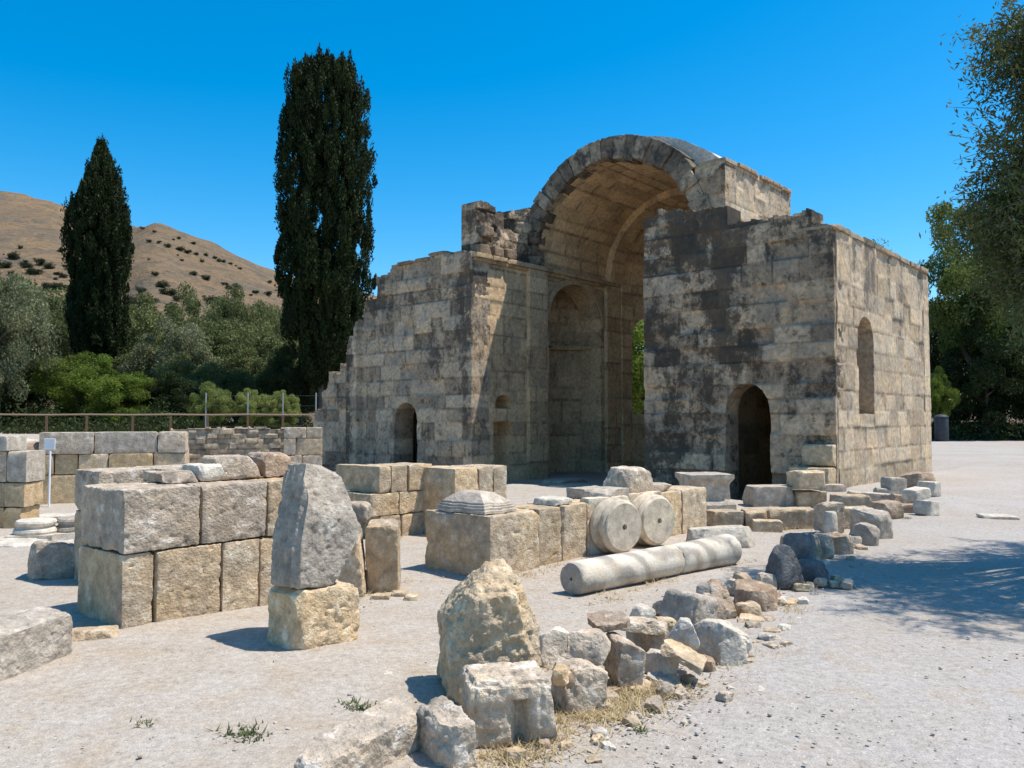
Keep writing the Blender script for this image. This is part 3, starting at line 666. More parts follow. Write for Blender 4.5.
# stack: fluted grey column fragment on a squared block
blk = stone('stone_block', 313, 97, 592, 655, .42, 'ochre', 'squared ochre block carrying the grey broken column fragment', 'stone block', yaw=46, rnd=.06, chips=2, amp=.022, cut=(.02, .08), h=.43)
def frag_shape(P, half):
    # local -x is the fluted left face, -y the broken slope on the sunny side
    P = P.copy()
    for nv, dc in (((.30, -.30, .95), .38), ((.94, -.10, .34), .258), ((.85, -.10, -.50), .275), ((-.98, 0, .16), .245), ((-.1, .6, .8), .46), ((.1, -.95, .3), .20)):
        nv = np.array(nv); nv /= np.linalg.norm(nv); ex = np.maximum(P @ nv - dc, 0); P -= np.outer(ex, nv)
    fl = np.clip((-P[:, 0] / half[0] - .45) * 3, 0, 1); P[:, 0] += np.abs(np.cos(P[:, 1] * 36)) * .034 * fl
    return P
g = rock_geo(.55, .38, .86, 4471, .0125, .08, 2, .013, (.03, .07), frag_shape, fine=.4, maxn=70)
o = link('column_fragment', mesh_np('column_fragment', *g, 38), 'grey'); o.location = (blk.location.x + .0, blk.location.y + .0, .405); o.rotation_euler = (R(-3), R(4), R(46))
tag(o, 'tall broken grey column fragment balanced on an ochre block', 'column fragment')

# tall ochre boulder and the foreground row
def dome(P, half):
    P = P.copy(); zt = np.clip((P[:, 2] / half[2] + 1) / 2, 0, 1); f = 1 - .62 * zt ** 2.2; P[:, 0] = (P[:, 0]) * f + .02 * zt; P[:, 1] *= 1 - .45 * zt ** 2
    return P
def big_boulder(P, half):
    P = P.copy()
    for nv, dc in (((-.67, -.05, .75), .285), ((.89, -.05, .45), .262), ((-.1, -.62, .78), .335), ((.30, -.1, .95), .37), ((-.3, .5, .8), .33), ((.75, -.62, .2), .275), ((-.72, -.68, .1), .30)):
        nv = np.array(nv); nv /= np.linalg.norm(nv); ex = np.maximum(P @ nv - dc, 0); P -= np.outer(ex, nv) * .97
    return P
stone('boulder', 490, 118, 560, 706, .52, 'ochre', 'tall pitted ochre boulder with a rounded top, highest stone of the foreground row', 'boulder', yaw=14, rnd=.16, chips=2, amp=.05, shape=big_boulder, topf=.4, seed=717, fine=.6)
def notch(P, half):
    P = P.copy(); c = np.exp(-((P[:, 0] - .03) / .035) ** 2) * (P[:, 2] < half[2] * .45); P[:, 1] += .09 * c * (P[:, 1] < 0); return P
G = 'foreground'
stone('stone_block', 508, 104, 663, 752, .36, 'weathered', 'grey weathered block with a vertical notch in front of the tall ochre boulder', 'stone block', yaw=12, rnd=.14, chips=4, amp=.035, shape=notch, fine=.5)
stone('kerb_stone', 440, 84, 707, 775, .42, 'weathered', 'deeply pitted grey kerb block at the bottom of the foreground row', 'kerb stone', h=.24, yaw=30, rnd=.16, chips=4, amp=.045, fine=.6)
stone('kerb_stone', 352, 150, 714, 806, .72, 'weathered', 'long pale kerb slab running out of the picture at the bottom edge', 'kerb stone', h=.2, yaw=-38, rnd=.14, chips=4, amp=.03, fine=.5)
stone('stone_block', 577, 62, 652, 716, .34, 'weathered', 'rough brownish block right of the notched grey block', 'stone block', yaw=16, rnd=.15, chips=4, amp=.04, fine=.5)
stone('stone', 561, 16, 662, 686, .12, 'ochre', 'small orange cobble wedged between two weathered blocks', 'stone', z0=.16, rnd=.4, chips=4)
stone('upright_block', 623, 38, 630, 690, .26, 'weathered', 'upright brownish stone post in the middle of the foreground row', 'stone block', yaw=10, rnd=.14, chips=3, amp=.035)
stone('stone', 588, 50, 629, 668, .30, 'weathered', 'dark lichen stained stone lying on top of the rough brownish block', 'stone', z0=.20, yaw=-8, rnd=.22, chips=6, amp=.05)
stone('slab', 563, 46, 624, 668, .16, 'white', 'smooth white slab leaning behind the tall ochre boulder', 'stone slab', yaw=18, tilt=(-18, -24), rnd=.12, chips=3)
stone('slab', 612, 58, 614, 632, .36, 'brown', 'flat brown slab laid across the tops of the foreground stones', 'stone slab', z0=.30, yaw=12, rnd=.15, chips=5)
stone('stone_block', 648, 40, 612, 660, .34, 'weathered', 'mid grey angular block behind the upright stone post', 'stone block', yaw=30, rnd=.12, chips=5, amp=.04)
stone('stone', 656, 38, 644, 680, .26, 'white', 'pale grey block tipped under the thin tilted slab', 'stone', yaw=30, tilt=(0, 16), rnd=.12, chips=4)
stone('slab', 680, 60, 652, 664, .22, 'ashlar', 'thin tilted slab propped against the large white block', 'stone slab', z0=.14, yaw=-20, tilt=(8, 20), rnd=.2, chips=4, h=.045)
stone('stone', 682, 44, 615, 656, .30, 'white', 'rounded cream boulder resting among the foreground rubble', 'stone', z0=.12, yaw=40, rnd=.3, chips=9, amp=.03, cut=(.1, .3), seed=55)
stone('stone_block', 721, 56, 614, 669, .36, 'white', 'large white block at the right front corner of the rubble row', 'stone block', yaw=28, tilt=(-6, 8), rnd=.13, chips=7, amp=.03, cut=(.06, .24))
stone('slab', 663, 40, 668, 687, .16, 'white', 'small flat white slab lying at the foot of the tilted slab', 'stone slab', yaw=-16, tilt=(0, 12), rnd=.25, chips=4, h=.05)
stone('carved_fragment', 686, 60, 588, 632, .38, 'grey', 'rounded grey carved fragment with a small dark slot', 'carved fragment', yaw=34, tilt=(0, 14), rnd=.34, chips=3, amp=.02, seed=8)
stone('slab', 704, 30, 580, 622, .16, 'grey', 'narrow grey slab leaning on the reddish rubble stone', 'stone slab', yaw=30, tilt=(0, 28), rnd=.2, chips=2)
stone('stone', 714, 44, 578, 622, .34, 'brown', 'reddish brown angular stone behind the leaning grey slab', 'stone', yaw=20, rnd=.16, chips=7, amp=.04, cut=(.06, .26))
stone('stone', 755, 52, 581, 613, .40, 'brown', 'broad brown block near the right end of the rubble row', 'stone', yaw=-14, rnd=.14, chips=6, amp=.035, cut=(.05, .22))
stone('stone', 726, 14, 592, 618, .14, 'brown', 'small brown wedge between the reddish stone and the broad brown block', 'stone', yaw=10, rnd=.2, chips=5)
stone('stone', 749, 26, 598, 620, .20, 'ochre', 'small square cream cobble before the broad brown block', 'stone', yaw=16, rnd=.18, chips=5)
stone('stone', 752, 34, 612, 626, .20, 'ashlar', 'low flat tan stone at the rubble edge before the cream cobble', 'stone', yaw=-10, rnd=.25, chips=4)
stone('slab', 786, 28, 597, 606, .24, 'ochre', 'flat tan slab on the gravel at the right end of the rubble row', 'stone slab', yaw=-20, rnd=.2, chips=4)
stone('stone', 665, 22, 615, 634, .2, 'ochre', 'small ochre lump behind the rounded cream boulder', 'stone', z0=.1, rnd=.3, chips=6)
stone('stone', 594, 18, 690, 706, .12, 'white', 'small white stone in dry grass before the stone post', 'stone', rnd=.3, chips=5)
stone('slab', 640, 74, 626, 640, .26, 'weathered', 'long grey slab lying behind the upright stone post', 'stone slab', z0=.16, yaw=24, tilt=(0, 6), rnd=.08, chips=5, h=.09)
stone('stone', 606, 30, 684, 704, .16, 'weathered', 'low broken stone in the dry grass before the stone post', 'stone', yaw=20, chips=6)
stone('stone', 640, 26, 676, 692, .16, 'ashlar', 'low tan stone between the stone post and the flat white slab', 'stone', yaw=-10, chips=6)
stone('stone', 705, 26, 650, 672, .18, 'brown', 'brown stone tucked under the large white block', 'stone', yaw=30, chips=6)
stone('stone', 640, 30, 600, 624, .24, 'white', 'white angular stone at the back of the rubble row', 'stone', yaw=34, chips=7, cut=(.08, .3))
stone('slab', 672, 46, 600, 620, .2, 'weathered', 'grey slab standing on edge behind the carved fragment', 'stone slab', yaw=20, tilt=(-24, 10), chips=5)
stone('stone', 736, 28, 576, 598, .26, 'weathered', 'grey stone behind the gap of the two brown blocks', 'stone', yaw=24, chips=7, cut=(.08, .3))
stone('stone', 771, 26, 588, 606, .24, 'brown', 'small brown stone touching the right side of the broad brown block', 'stone', yaw=14, chips=7, cut=(.08, .28))
stone('stone', 768, 28, 570, 590, .26, 'weathered', 'grey stone left of the pointed dark boulder', 'stone', yaw=-14, chips=7, cut=(.08, .28))
stone('stone', 742, 30, 570, 584, .24, 'ashlar', 'tan stone lying behind the rubble row by the column end', 'stone', yaw=24, chips=7, cut=(.08, .28))
stone('slab', 596, 40, 640, 656, .2, 'ashlar', 'short tan slab tilted against the lichen stained stone', 'stone slab', z0=.12, yaw=30, tilt=(10, -20), chips=5, h=.06)
rgs = random.Random(77)
for k in range(70):
    f = rgs.random(); ex = np.interp(f, [0, .2, .45, .7, 1], [-.25, .45, 1.2, 2.1, 4.5]) + rgs.gauss(-.06, .15); ey = np.interp(f, [0, .2, .45, .7, 1], [3.5, 4.15, 5.1, 6.3, 10.4]) + rgs.gauss(.05, .16)
    sz = rgs.uniform(.035, .105) * (.8 + ey * .05); g = rock_geo(sz * rgs.uniform(.9, 1.7), sz, sz * rgs.uniform(.4, .8), 4000 + k, max(.011, ey / F * 2.2), .1, 5, .03, (.08, .32))
    o = link('broken_stone', mesh_np('broken_stone', *g, 28), rgs.choice(['weathered', 'white', 'brown', 'ashlar', 'ochre'])); o.location = (ex, ey, gz(ex, ey) - .01); o.rotation_euler = (rgs.uniform(-.2, .2), rgs.uniform(-.2, .2), rgs.uniform(0, 6))
    tag(o, 'small broken stone lying loose along the rubble row', 'stone', 'small broken stones along the rubble row')
# dark trio
stone('boulder', 783, 36, 543, 590, .36, 'dark', 'pointed dark blue grey boulder, left of the dark trio', 'boulder', group=None, yaw=10, rnd=.36, chips=4, amp=.03, shape=dome, topf=.4)
stone('boulder', 799, 30, 532, 564, .34, 'dark', 'round dark grey boulder lying on top of the dark trio', 'boulder', z0=.14, yaw=30, rnd=.45, chips=6, amp=.03)
stone('boulder', 813, 30, 557, 584, .30, 'dark', 'low round dark grey boulder, right of the dark trio', 'boulder', yaw=20, rnd=.42, chips=5, amp=.03)
# low kerb of upright slabs behind the dark stones
for k, (cx, W, yt, yb, lab) in enumerate(((800, 40, 532, 562, 'pale low block touching the dark boulders from behind'), (822, 20, 530, 561, 'narrow upright stone in the low kerb right of the dark boulders'), (838, 26, 531, 557, 'brown faced kerb stone beside the narrow upright stone'), (850, 16, 532, 549, 'last small kerb stone, at the tree shadow edge'))):
    stone('kerb_stone', cx, W, yt, yb, .34, ('ashlar', 'weathered', 'brown', 'weathered')[k], lab, 'kerb stone', yaw=(-6, 10, 14, 10)[k], rnd=.16, chips=5, amp=.04)
# right-hand stumps and heap
stone('stone_block', 829, 26, 500, 534, .34, 'weathered', 'square grey stump behind the small white column stub', 'stone block', yaw=12, rnd=.12, chips=3)
def lathe(pr, n=28, amp=.0):
    V = []; Q = []
    for r, z in pr:
        for k in range(n):
            a = 2 * math.pi * k / n; V.append((r * math.cos(a), r * math.sin(a), z))
    for i in range(len(pr) - 1):
        for k in range(n): Q.append((i * n + k, i * n + (k + 1) % n, (i + 1) * n + (k + 1) % n, (i + 1) * n + k))
    V = np.array(V)
    if amp: V = V + (np.stack([fbm(V * 6 + 9 * c, 3, 7 + c) for c in range(3)], 1) - .5) * amp * 2
    caps = [np.array([list(range(n))[::-1]]), np.array([[(len(pr) - 1) * n + k for k in range(n)]])]
    return V, [np.array(Q)] + caps
p = at(831, 537); o = link('column_stub', mesh_np('column_stub', *lathe([(.085, -.02), (.09, .05), (.085, .3), (.07, .34), (.0, .345)], 24, .01)), 'white'); o.location = p
tag(o, 'small white round column stub standing before a square grey stump', 'column stub')
HEAP = [(872, 36, 506, 540, .5, 'grey', 'large grey block tipped up on the heap by the path', 25, (10, -12), None), (862, 30, 521, 548, .36, 'grey', 'dark undercut stone below the tipped grey block', -12, (0, 14), None),
        (893, 22, 476, 497, .4, 'grey', 'grey cube standing near the foot of the sunlit church wall', 10, (0, 0), None), (918, 30, 471, 491, .5, 'brown', 'brown sloping block at the far end of the stone heap', 10, (0, 0), None),
        (929, 20, 480, 497, .4, 'white', 'pale broken block at the outermost end of the heap', 30, (0, 0), None), (926, 24, 499, 516, .36, 'white', 'white cube fallen onto the gravel path beside the heap', 24, (0, 6), None),
        (884, 20, 487, 497, .3, 'grey', 'ribbed moulding piece leaning on the grey cube', -4, (0, 8), None), (868, 50, 491, 501, .4, 'weathered', 'long flat slab lying along the foot of the sunlit wall', -10, (0, 4), None),
        (850, 40, 493, 510, .45, 'ashlar', 'wide pale slab on the near side of the heap', -8, (0, 0), None), (888, 28, 499, 518, .4, 'brown', 'brown cracked stone in the middle of the heap', 20, (0, 0), None),
        (905, 30, 494, 505, .4, 'brown', 'flat dark slab beneath the brown sloping block', -6, (0, 8), None), (917, 26, 488, 500, .36, 'white', 'pale flat slab resting across the heap', 20, (0, -10), .18),
        (906, 22, 502, 512, .3, 'brown', 'small brown stone tucked against the white cube', 0, (0, 0), None), (832, 26, 483, 492, .3, 'weathered', 'pale lump at the foot of the church corner', 10, (0, 0), None),
        (845, 22, 505, 522, .3, 'ashlar', 'tan lump between the square stump and the wide pale slab', 10, (0, 0), None)]
for k, (cx, W, yt, yb, d, mt, lab, yw, tl, z0) in enumerate(HEAP):
    stone('stone', cx, W, yt, yb, d, mt, lab, 'stone', yaw=yw, tilt=tl, z0=z0, rnd=.12, chips=5, amp=.03)
stone('slab', 997, 36, 511, 519, .5, 'white', 'thin white slab lying alone on the gravel path', 'stone slab', yaw=-10, rnd=.3, chips=4, h=.05)
# blocks before the right-hand doorway
stone('stone_block', 769, 48, 484, 507, .55, 'grey', 'shaded grey block in front of the dark right doorway', 'stone block', yaw=6, rnd=.06, chips=2, amp=.012)
stone('stone_block', 806, 34, 489, 507, .5, 'ashlar', 'lower of two stacked blocks before the church corner', 'stone block', yaw=8, rnd=.05, chips=2, amp=.012)
stone('stone_block', 806, 33, 470, 489, .48, 'ochre', 'upper of two stacked blocks before the church corner', 'stone block', yaw=8, z0=.33, rnd=.06, chips=3, amp=.015)
for k, (a_, b_) in enumerate(((706, 741), (741.5, 764), (764.5, 818), (818.5, 872))):
    stone('kerb_stone', (a_ + b_) / 2, b_ - a_, 508 - k, 528, .38, 'ashlar', ('kerb block of the low step, beside the long wall end', 'smallest kerb block of the low step before the doorway', 'long kerb block of the low step below the shaded grey block', 'kerb block of the low step nearest the square stump')[k], 'kerb stone', yaw=3, rnd=.08, chips=3, amp=.015)
stone('slab', 720, 74, 525, 551, .5, 'white', 'large flat white slab behind the far end of the lying column', 'stone slab', yaw=10, rnd=.12, chips=5, amp=.02)
stone('slab', 766, 34, 518, 532, .3, 'ashlar', 'small tan slab lying before the low step', 'stone slab', yaw=-12, rnd=.12, chips=3)
# moulded pedestal
sq = lambda r, z: (r, z)
def square_lathe(steps, sx, sy, n=32, seed=4):
    V = []; Q = []
    for r, z in steps:
        for k in range(n):
            side = k * 4 // n; f = (k % (n // 4)) / (n // 4); c = [(-1, -1), (1, -1), (1, 1), (-1, 1)]; a, b_ = c[side], c[(side + 1) % 4]
            V.append(((a[0] + (b_[0] - a[0]) * f) * r * sx, (a[1] + (b_[1] - a[1]) * f) * r * sy, z))
    V = np.array(V); V += (np.stack([fbm(V * 8 + 5 * c, 3, seed + c) for c in range(3)], 1) - .5) * .02
    for i in range(len(steps) - 1):
        for k in range(n): Q.append((i * n + k, i * n + (k + 1) % n, (i + 1) * n + (k + 1) % n, (i + 1) * n + k))
    return V, [np.array(Q), np.array([list(range(n))[::-1]]), np.array([[(len(steps) - 1) * n + k for k in range(n)]])]
p = at(709, 509)
o = link('pedestal', mesh_np('pedestal', *square_lathe([(.42, -.02), (.42, .07), (.38, .12), (.345, .16), (.335, .40), (.35, .46), (.38, .50), (.40, .53), (.40, .60), (.0, .605)], 1, 1), 30), 'grey'); o.location = (p.x, p.y + .35, 0.); o.rotation_euler = (0, 0, R(10))
tag(o, 'moulded grey pedestal standing left of the dark right doorway', 'pedestal')
# rubble on the long wall's top
def on_wall(o3, e, px, z, back=.3):
    t_ = along(px, o3, e); q_ = o3 + e * t_ + CV * back; return q_
def wall_top(name, o3, e, px, W, hh, d, z, mat, label, cat='stone', back=.3, yaw=None, **k):
    q_ = on_wall(o3, e, px, z, back); s_ = q_.y / F
    g = rock_geo(W * s_, d, hh, int(px * 11 + W), max(.012, s_ * 2.2), k.get('rnd', .2), k.get('chips', 6), k.get('amp', .04), k.get('cut', (.05, .25)))
    o = link(name, mesh_np(name, *g, 38), mat); o.location = (q_.x, q_.y, z); o.rotation_euler = (0, 0, CROT if yaw is None else R(yaw)); return tag(o, label, cat)
wall_top('rubble_stone', o1, e1, 645, 52, .34, .5, .62, 'weathered', 'large rough lump on top of the long low wall above the drums', 'stone', rnd=.3)
wall_top('slab', o1, e1, 618, 40, .12, .6, .62, 'grey', 'flat slab on the long low wall left of the rough lump', 'stone slab', rnd=.1, chips=3)
wall_top('rubble_stone', o1, e1, 572, 34, .07, .4, .62, 'white', 'thin layer of white rubble on the long low wall', 'stone', rnd=.3)
wall_top('rubble_stone', o1, e1, 672, 30, .1, .4, .62, 'weathered', 'low crumbled stone on the far end of the long wall', 'stone', rnd=.3)
for k, (px, W, hh, z, lab, mt) in enumerate(((205, 40, .09, 1.06, 'flat thin stone on top of the tallest low wall', 'weathered'), (262, 46, .20, 1.06, 'broad crumbling lump on the tallest low wall', 'weathered'), (300, 30, .22, 1.06, 'round brown lump at the right end of the tallest low wall', 'brown'), (235, 30, .14, 1.06, 'small pale stone on the tallest low wall beside the broad lump', 'white'))):
    wall_top('rubble_stone', o2, e2, px, W, hh, .42, z, mt, lab, back=.5, rnd=.25)
# column bases set on edge against the long wall
def column_base(px, py, lab, R_=.315):
    p = at(px, py, 0); root = empty('round_plinth', (p.x, p.y, 0), CROT + R(-14), lab, 'column base')
    # axis of the base points to -y of the root (towards the path); the plinth is behind
    pl = link('plinth', mesh_np('plinth', *rock_geo(.66, .17, .66, int(px), .02, .05, 3, .012, (.02, .07))), 'smooth', root); pl.location = (0, .24, 0)
    pr = [(.0, -.10), (.035, -.10), (.036, .0), (R_ * .86, .0), (R_ * .90, -.012), (R_ * .90, -.03), (R_ * .97, -.045), (R_ * 1.0, -.075), (R_ * .97, -.105), (R_ * .88, -.115), (R_ * .86, -.14), (R_ * .92, -.165), (R_ * 1.02, -.185), (R_ * 1.05, -.22), (R_ * 1.0, -.25)]
    V, q = lathe(pr, 48, .006); q = q[:1]
    V = np.stack([V[:, 0], -V[:, 2] - .10, V[:, 1] + R_ + .02], 1)
    mo = link('moulding', mesh_np('moulding', V, q, 30), 'smooth', root)
    fix_normals(mo.data); return root
column_base(619, 555, 'left of two round column bases set on edge against the long wall')
column_base(654, 547, 'right of two round column bases set on edge, with a slot in its face')

# the lying marble column
pa = at(579, 596); pb = at(737, 563); dv = (pb - pa); L = dv.length; dv.normalize(); rc = .158
root = root_column = empty('lying_column', (pa.x, pa.y, 0), math.atan2(dv.y, dv.x), 'grey veined marble column shaft lying on the gravel before the long wall', 'column')
def shaft(x0, x1, r0, r1, seed):
    n = 48; xs = np.linspace(x0, x1, max(3, int((x1 - x0) / .03))); V = []; Q = []
    for x in xs:
        f = (x - x0) / (x1 - x0)
        for k in range(n):
            a = 2 * math.pi * k / n; e_ = min(x - x0, x1 - x) ; r = r0 + (r1 - r0) * f - .012 * math.exp(-e_ / .012) - max(0, math.sin(a * 2 + seed) * math.sin(a * 5.3 + seed * 2) - .3) * .02 * math.exp(-e_ / .035)
            V.append((x, r * math.cos(a), r * math.sin(a)))
    V = np.array(V); V[:, 1:] *= (1 + (fbm(V * 6, 4, seed) - .5) * .05)[:, None]
    Q = np.array([(i * n + k, i * n + (k + 1) % n, (i + 1) * n + (k + 1) % n, (i + 1) * n + k) for i in range(len(xs) - 1) for k in range(n)])
    rings = [Q]; base = len(V)
    # end faces: slightly dished, with a dowel hole
    out = [V]
    for end, sgn in ((0, -1), (len(xs) - 1, 1)):
        ring = np.arange(n) + end * n; x = xs[end]; prev = ring
        for rr_, dx in ((.8, .004), (.5, .006), (.1, .004), (.095, -.05), (.001, -.05)):
            nv = []
            for k in range(n):
                a = 2 * math.pi * k / n; q_ = (r0 if end == 0 else r1) * rr_
                nv.append((x + sgn * dx, q_ * math.cos(a), q_ * math.sin(a)))
            out.append(np.array(nv)); cur = np.arange(n) + base; base += n
            qq = np.stack([prev, np.roll(prev, -1), np.roll(cur, -1), cur], 1); rings.append(qq if sgn > 0 else qq[:, ::-1]); prev = cur
    me = mesh_np('shaft', np.concatenate(out), [np.concatenate(rings)], 40); fix_normals(me); return me
xb = L * .60
o = link('shaft', shaft(0, xb - .004, rc * .98, rc, 3), 'marble', root); o.location = (0, rc * .6, rc - .02)
o = link('shaft', shaft(xb + .004, L, rc, rc * 1.10, 4), 'marble', root); o.location = (0, rc * .6, rc - .02)

# left side of the place
stone('stone_block', 56, 56, 538, 582, .42, 'weathered', 'rough squat block on the gravel left of the tallest low wall', 'stone block', yaw=14, rnd=.2, chips=5, amp=.035)
stone('boulder', 8, 92, 612, 690, .7, 'grey', 'grey flat topped boulder at the left edge of the picture', 'boulder', yaw=-14, rnd=.16, chips=5, amp=.035, fine=.5)
stone('slab', 92, 62, 624, 648, .3, 'ashlar', 'low broken slab at the foot of the tallest low wall', 'stone slab', yaw=26, rnd=.25, chips=5, h=.1)
for k, (cx, yb, w_) in enumerate(((20, 543, 40), (62, 540, 38))):
    p = at(cx, yb); root = empty('round_plinth', (p.x, p.y + .35, 0), R(12 + 20 * k), ('moulded round column base on the paving at the far left edge', 'broken column base on the paving right of the far left one')[k], 'column base')
    s_ = (p.y) / F * w_ / 2
    link('plinth', mesh_np('plinth', *square_lathe([(s_ * 1.1, -.03), (s_ * 1.1, .08), (0, .081)], 1, 1)), 'white', root)
    link('moulding', mesh_np('moulding', *lathe([(s_ * 1.0, .08), (s_ * 1.04, .11), (s_ * 1.0, .14), (s_ * .86, .155), (s_ * .84, .18), (s_ * .93, .2), (s_ * .95, .225), (s_ * .9, .25), (s_ * .78, .26), (0, .262)], 36, .008), 30), 'grey' if k else 'white', root)
PAVE = [(15, 548, 70, .5, 'pale paving slab before the far left column base'), (70, 549, 56, .4, 'pale paving slab before the broken column base'), (66, 520, 60, .5, 'pale slab at the foot of the back wall by the sign')]
for cx, yb, W, d, lab in PAVE: stone('slab', cx, W, yb - 5, yb, d, 'white', lab, 'stone slab', yaw=6, rnd=.2, chips=3, h=.07)
for cx, W, yb, lab in ((381, 19, 600, 'flattest of three stone chips by the upright slab'), (399, 16, 597, 'tan middle chip of three by the upright slab'), (411, 14, 601, 'smallest right chip of three by the upright slab'), (377, 36, 676, 'flat pale flake on the gravel before the tall ochre boulder')):
    stone('stone_chip', cx, W, yb - 6, yb, .14, 'ochre' if W < 30 else 'white', lab, 'stone chip', rnd=.3, chips=5, h=.06 if W < 30 else .03)

# retaining wall on the left: long blocks, then rubble masonry
Wy = 15.1
def blocks_wall(name, x0px, x1px, Y, rows, label, dep=.5, seed=1, yaw=0.):
    x0 = (x0px - 512) / F * Y; root = empty(name, (x0, Y, 0), yaw, label, 'ruined wall')
    for zi, (za, zb_, cuts, mats) in enumerate(rows):
        for k in range(len(cuts) - 1):
            a_ = (cuts[k] - 512) / F * Y - x0; b_ = (cuts[k + 1] - 512) / F * Y - x0
            g = rock_geo(b_ - a_ - .012, dep, zb_ - za - .006, seed * 31 + zi * 13 + k, .04, .035, 2, .014, (.02, .07), edge=.4)
            c = link('stone_block', mesh_np('stone_block', *g, 36), mats[k % len(mats)], root); c.location = ((a_ + b_) / 2, dep / 2 + ((k * 37 + zi * 11) % 10 - 5) * .008, za)
    return root
blocks_wall('retaining_wall', 24, 176, Wy, [(-.05, .55, [24, 30, 84, 128, 176], ['ashlar', 'tan', 'tan', 'tan']), (.55, .93, [24, 52, 74, 102, 144, 176], ['ashlar', 'tan', 'ochre', 'tan', 'ashlar']), (.93, 1.34, [38, 88, 148, 176], ['weathered', 'grey', 'weathered'])],
    'long wall of squared blocks, grey above and ochre below, under the wooden fence', seed=3, yaw=.28)
blocks_wall('ruined_wall', -40, 28, 12.0, [(-.05, .3, [-40, 0, 6, 24], ['tan']), (.3, .66, [-40, -8, 6, 27], ['tan', 'ashlar']), (.66, 1.12, [-40, -10, 7, 28], ['grey', 'weathered']), (1.12, 1.34, [-40, -14, 10], ['grey', 'white'])],
    'stub of stacked blocks cut off by the left edge of the picture', seed=5)
for k, (cx, W, hh, lab) in enumerate(((22, 22, .3, 'white crumbled rubble lump at the left end of the long fence wall'), (36, 14, .22, 'dark rubble lump beside the white crumbled one on the fence wall'))):
    p = far(cx, Wy + .2); o = link('rubble_stone', mesh_np('rubble_stone', *rock_geo(W * Wy / F, .5, hh, 640 + k, .03, .25, 8, .05, (.06, .3))), ('white', 'brown')[k]); o.location = (p.x, p.y, .93); tag(o, lab, 'stone')
RW = empty('rubble_wall', far(170, 24.6), .28, 'wall of small coursed rubble stones between the fence wall and the church', 'ruined wall')
x0 = (170 - 512) / F * 25.2; x1 = (293 - 512) / F * 25.2
shell('masonry', 0, x1 - x0, -.1, 1.36, .04, lambda s, t, w_: np.stack([s, -w_, t], 1), blocks(61, 5, 2, (.10, .2), (.16, .42), -.1), .5, 'church', RW, seed=61, var=.03, groove=.03, rough=.02, top=[(0, 1.24), (2.6, 1.30), (3, 1.27), (4, 1.27)])
# return wall in shade at its right end
blocks_wall('ruined_wall', 284, 322, 24.3, [(-.05, .5, [284, 302, 322], ['weathered']), (.5, 1.0, [284, 296, 322], ['weathered', 'ashlar']), (1.0, 1.32, [284, 306, 322], ['weathered'])], 'dark stained block wall joining the rubble wall to the church', seed=7, dep=.8, yaw=.25)
stone('rubble_stone', 170, 34, 438, 470, .6, 'weathered', 'crumbled broken end of the long fence wall', 'stone', rnd=.3, chips=9, amp=.05, z0=.1)

# sign on a pole
p = at(49, 507); root = empty('sign_post', (p.x, p.y, 0), 0, 'small blank white square sign on a thin white pole before the fence wall', 'sign')
def box(name, sx, sy, sz, loc, mat, parent, bev=.004):
    bm = bmesh.new(); bmesh.ops.create_cube(bm, size=1); bmesh.ops.scale(bm, vec=(sx, sy, sz), verts=bm.verts)
    bmesh.ops.bevel(bm, geom=bm.edges, offset=bev, segments=1, affect='EDGES'); bmesh.ops.translate(bm, vec=loc, verts=bm.verts)
    me = bpy.data.meshes.new(name); bm.to_mesh(me); bm.free(); return link(name, me, mat, parent)
def tube(name, pts, r, mat, parent, n=8):
    V = []; Q = []
    pts = [Vector(q) for q in pts]
    for i, c in enumerate(pts):
        d_ = (pts[min(i + 1, len(pts) - 1)] - pts[max(i - 1, 0)]).normalized(); a_ = d_.orthogonal().normalized(); b_ = d_.cross(a_)
        rr_ = r[i] if isinstance(r, (list, tuple)) else r
        for k in range(n):
            t_ = 2 * math.pi * k / n; q_ = c + (a_ * math.cos(t_) + b_ * math.sin(t_)) * rr_; V.append(q_[:])
    return np.array(V), [np.array([(i * n + k, i * n + (k + 1) % n, (i + 1) * n + (k + 1) % n, (i + 1) * n + k) for i in range(len(pts) - 1) for k in range(n)]), np.array([[(len(pts) - 1) * n + k for k in range(n)]]), np.array([list(range(n))[::-1]])]
def zsign(y): return zof(y, p.y)
link('pole', mesh_np('pole', *tube('pole', [(0, 0, -.05), (0, 0, zsign(451))], .017, None, None)), 'whitepaint', root)
box('sign_panel', .2, .014, .2, (0, -.026, zsign(444)), 'whitepaint', root)

# wooden fence on the terrace, wire fence behind it
YF = 40.; FX = [-2, 47, 87, 133, 171, 208, 248, 283, 320]
p0 = far(-40, YF, .80); root = empty('wooden_fence', p0, 0, 'low brown post and rail fence above the long block wall', 'fence')
FX = [-40] + FX
for k, a_ in enumerate(FX):
    x = (a_ - FX[0]) / F * YF
    link('post', mesh_np('post', *tube('post', [(x, 0, -.1), (x + .01, 0, .93)], [.065, .06], None, None)), 'rail', root)
pts = [((a_ - FX[0]) / F * YF, -.02, .955 + (k % 2) * .02) for k, a_ in enumerate(FX)]
link('rail', mesh_np('rail', *tube('rail', pts, .038, None, None)), 'railtop', root)
YW = 40.6; root = empty('wire_fence', far(195, YW, .80), 0, 'thin grey wire fence with steel posts before the round bushes', 'fence')
WX = [206, 248, 283, 316]
for a_ in WX:
    x = (a_ - 195) / F * YW
    link('post', mesh_np('post', *tube('post', [(x, 0, -.1), (x, 0, 2.05)], .035, None, None)), 'steel', root)
parts = [tube('w', [((206 - 195) / F * YW, 0, z), ((316 - 195) / F * YW, 0, z)], .004, None, None, 4) for z in (.4, .9, 1.4, 1.9)]
link('wire_mesh', mesh_np('wire_mesh', *join_geo(parts)), 'steel', root)
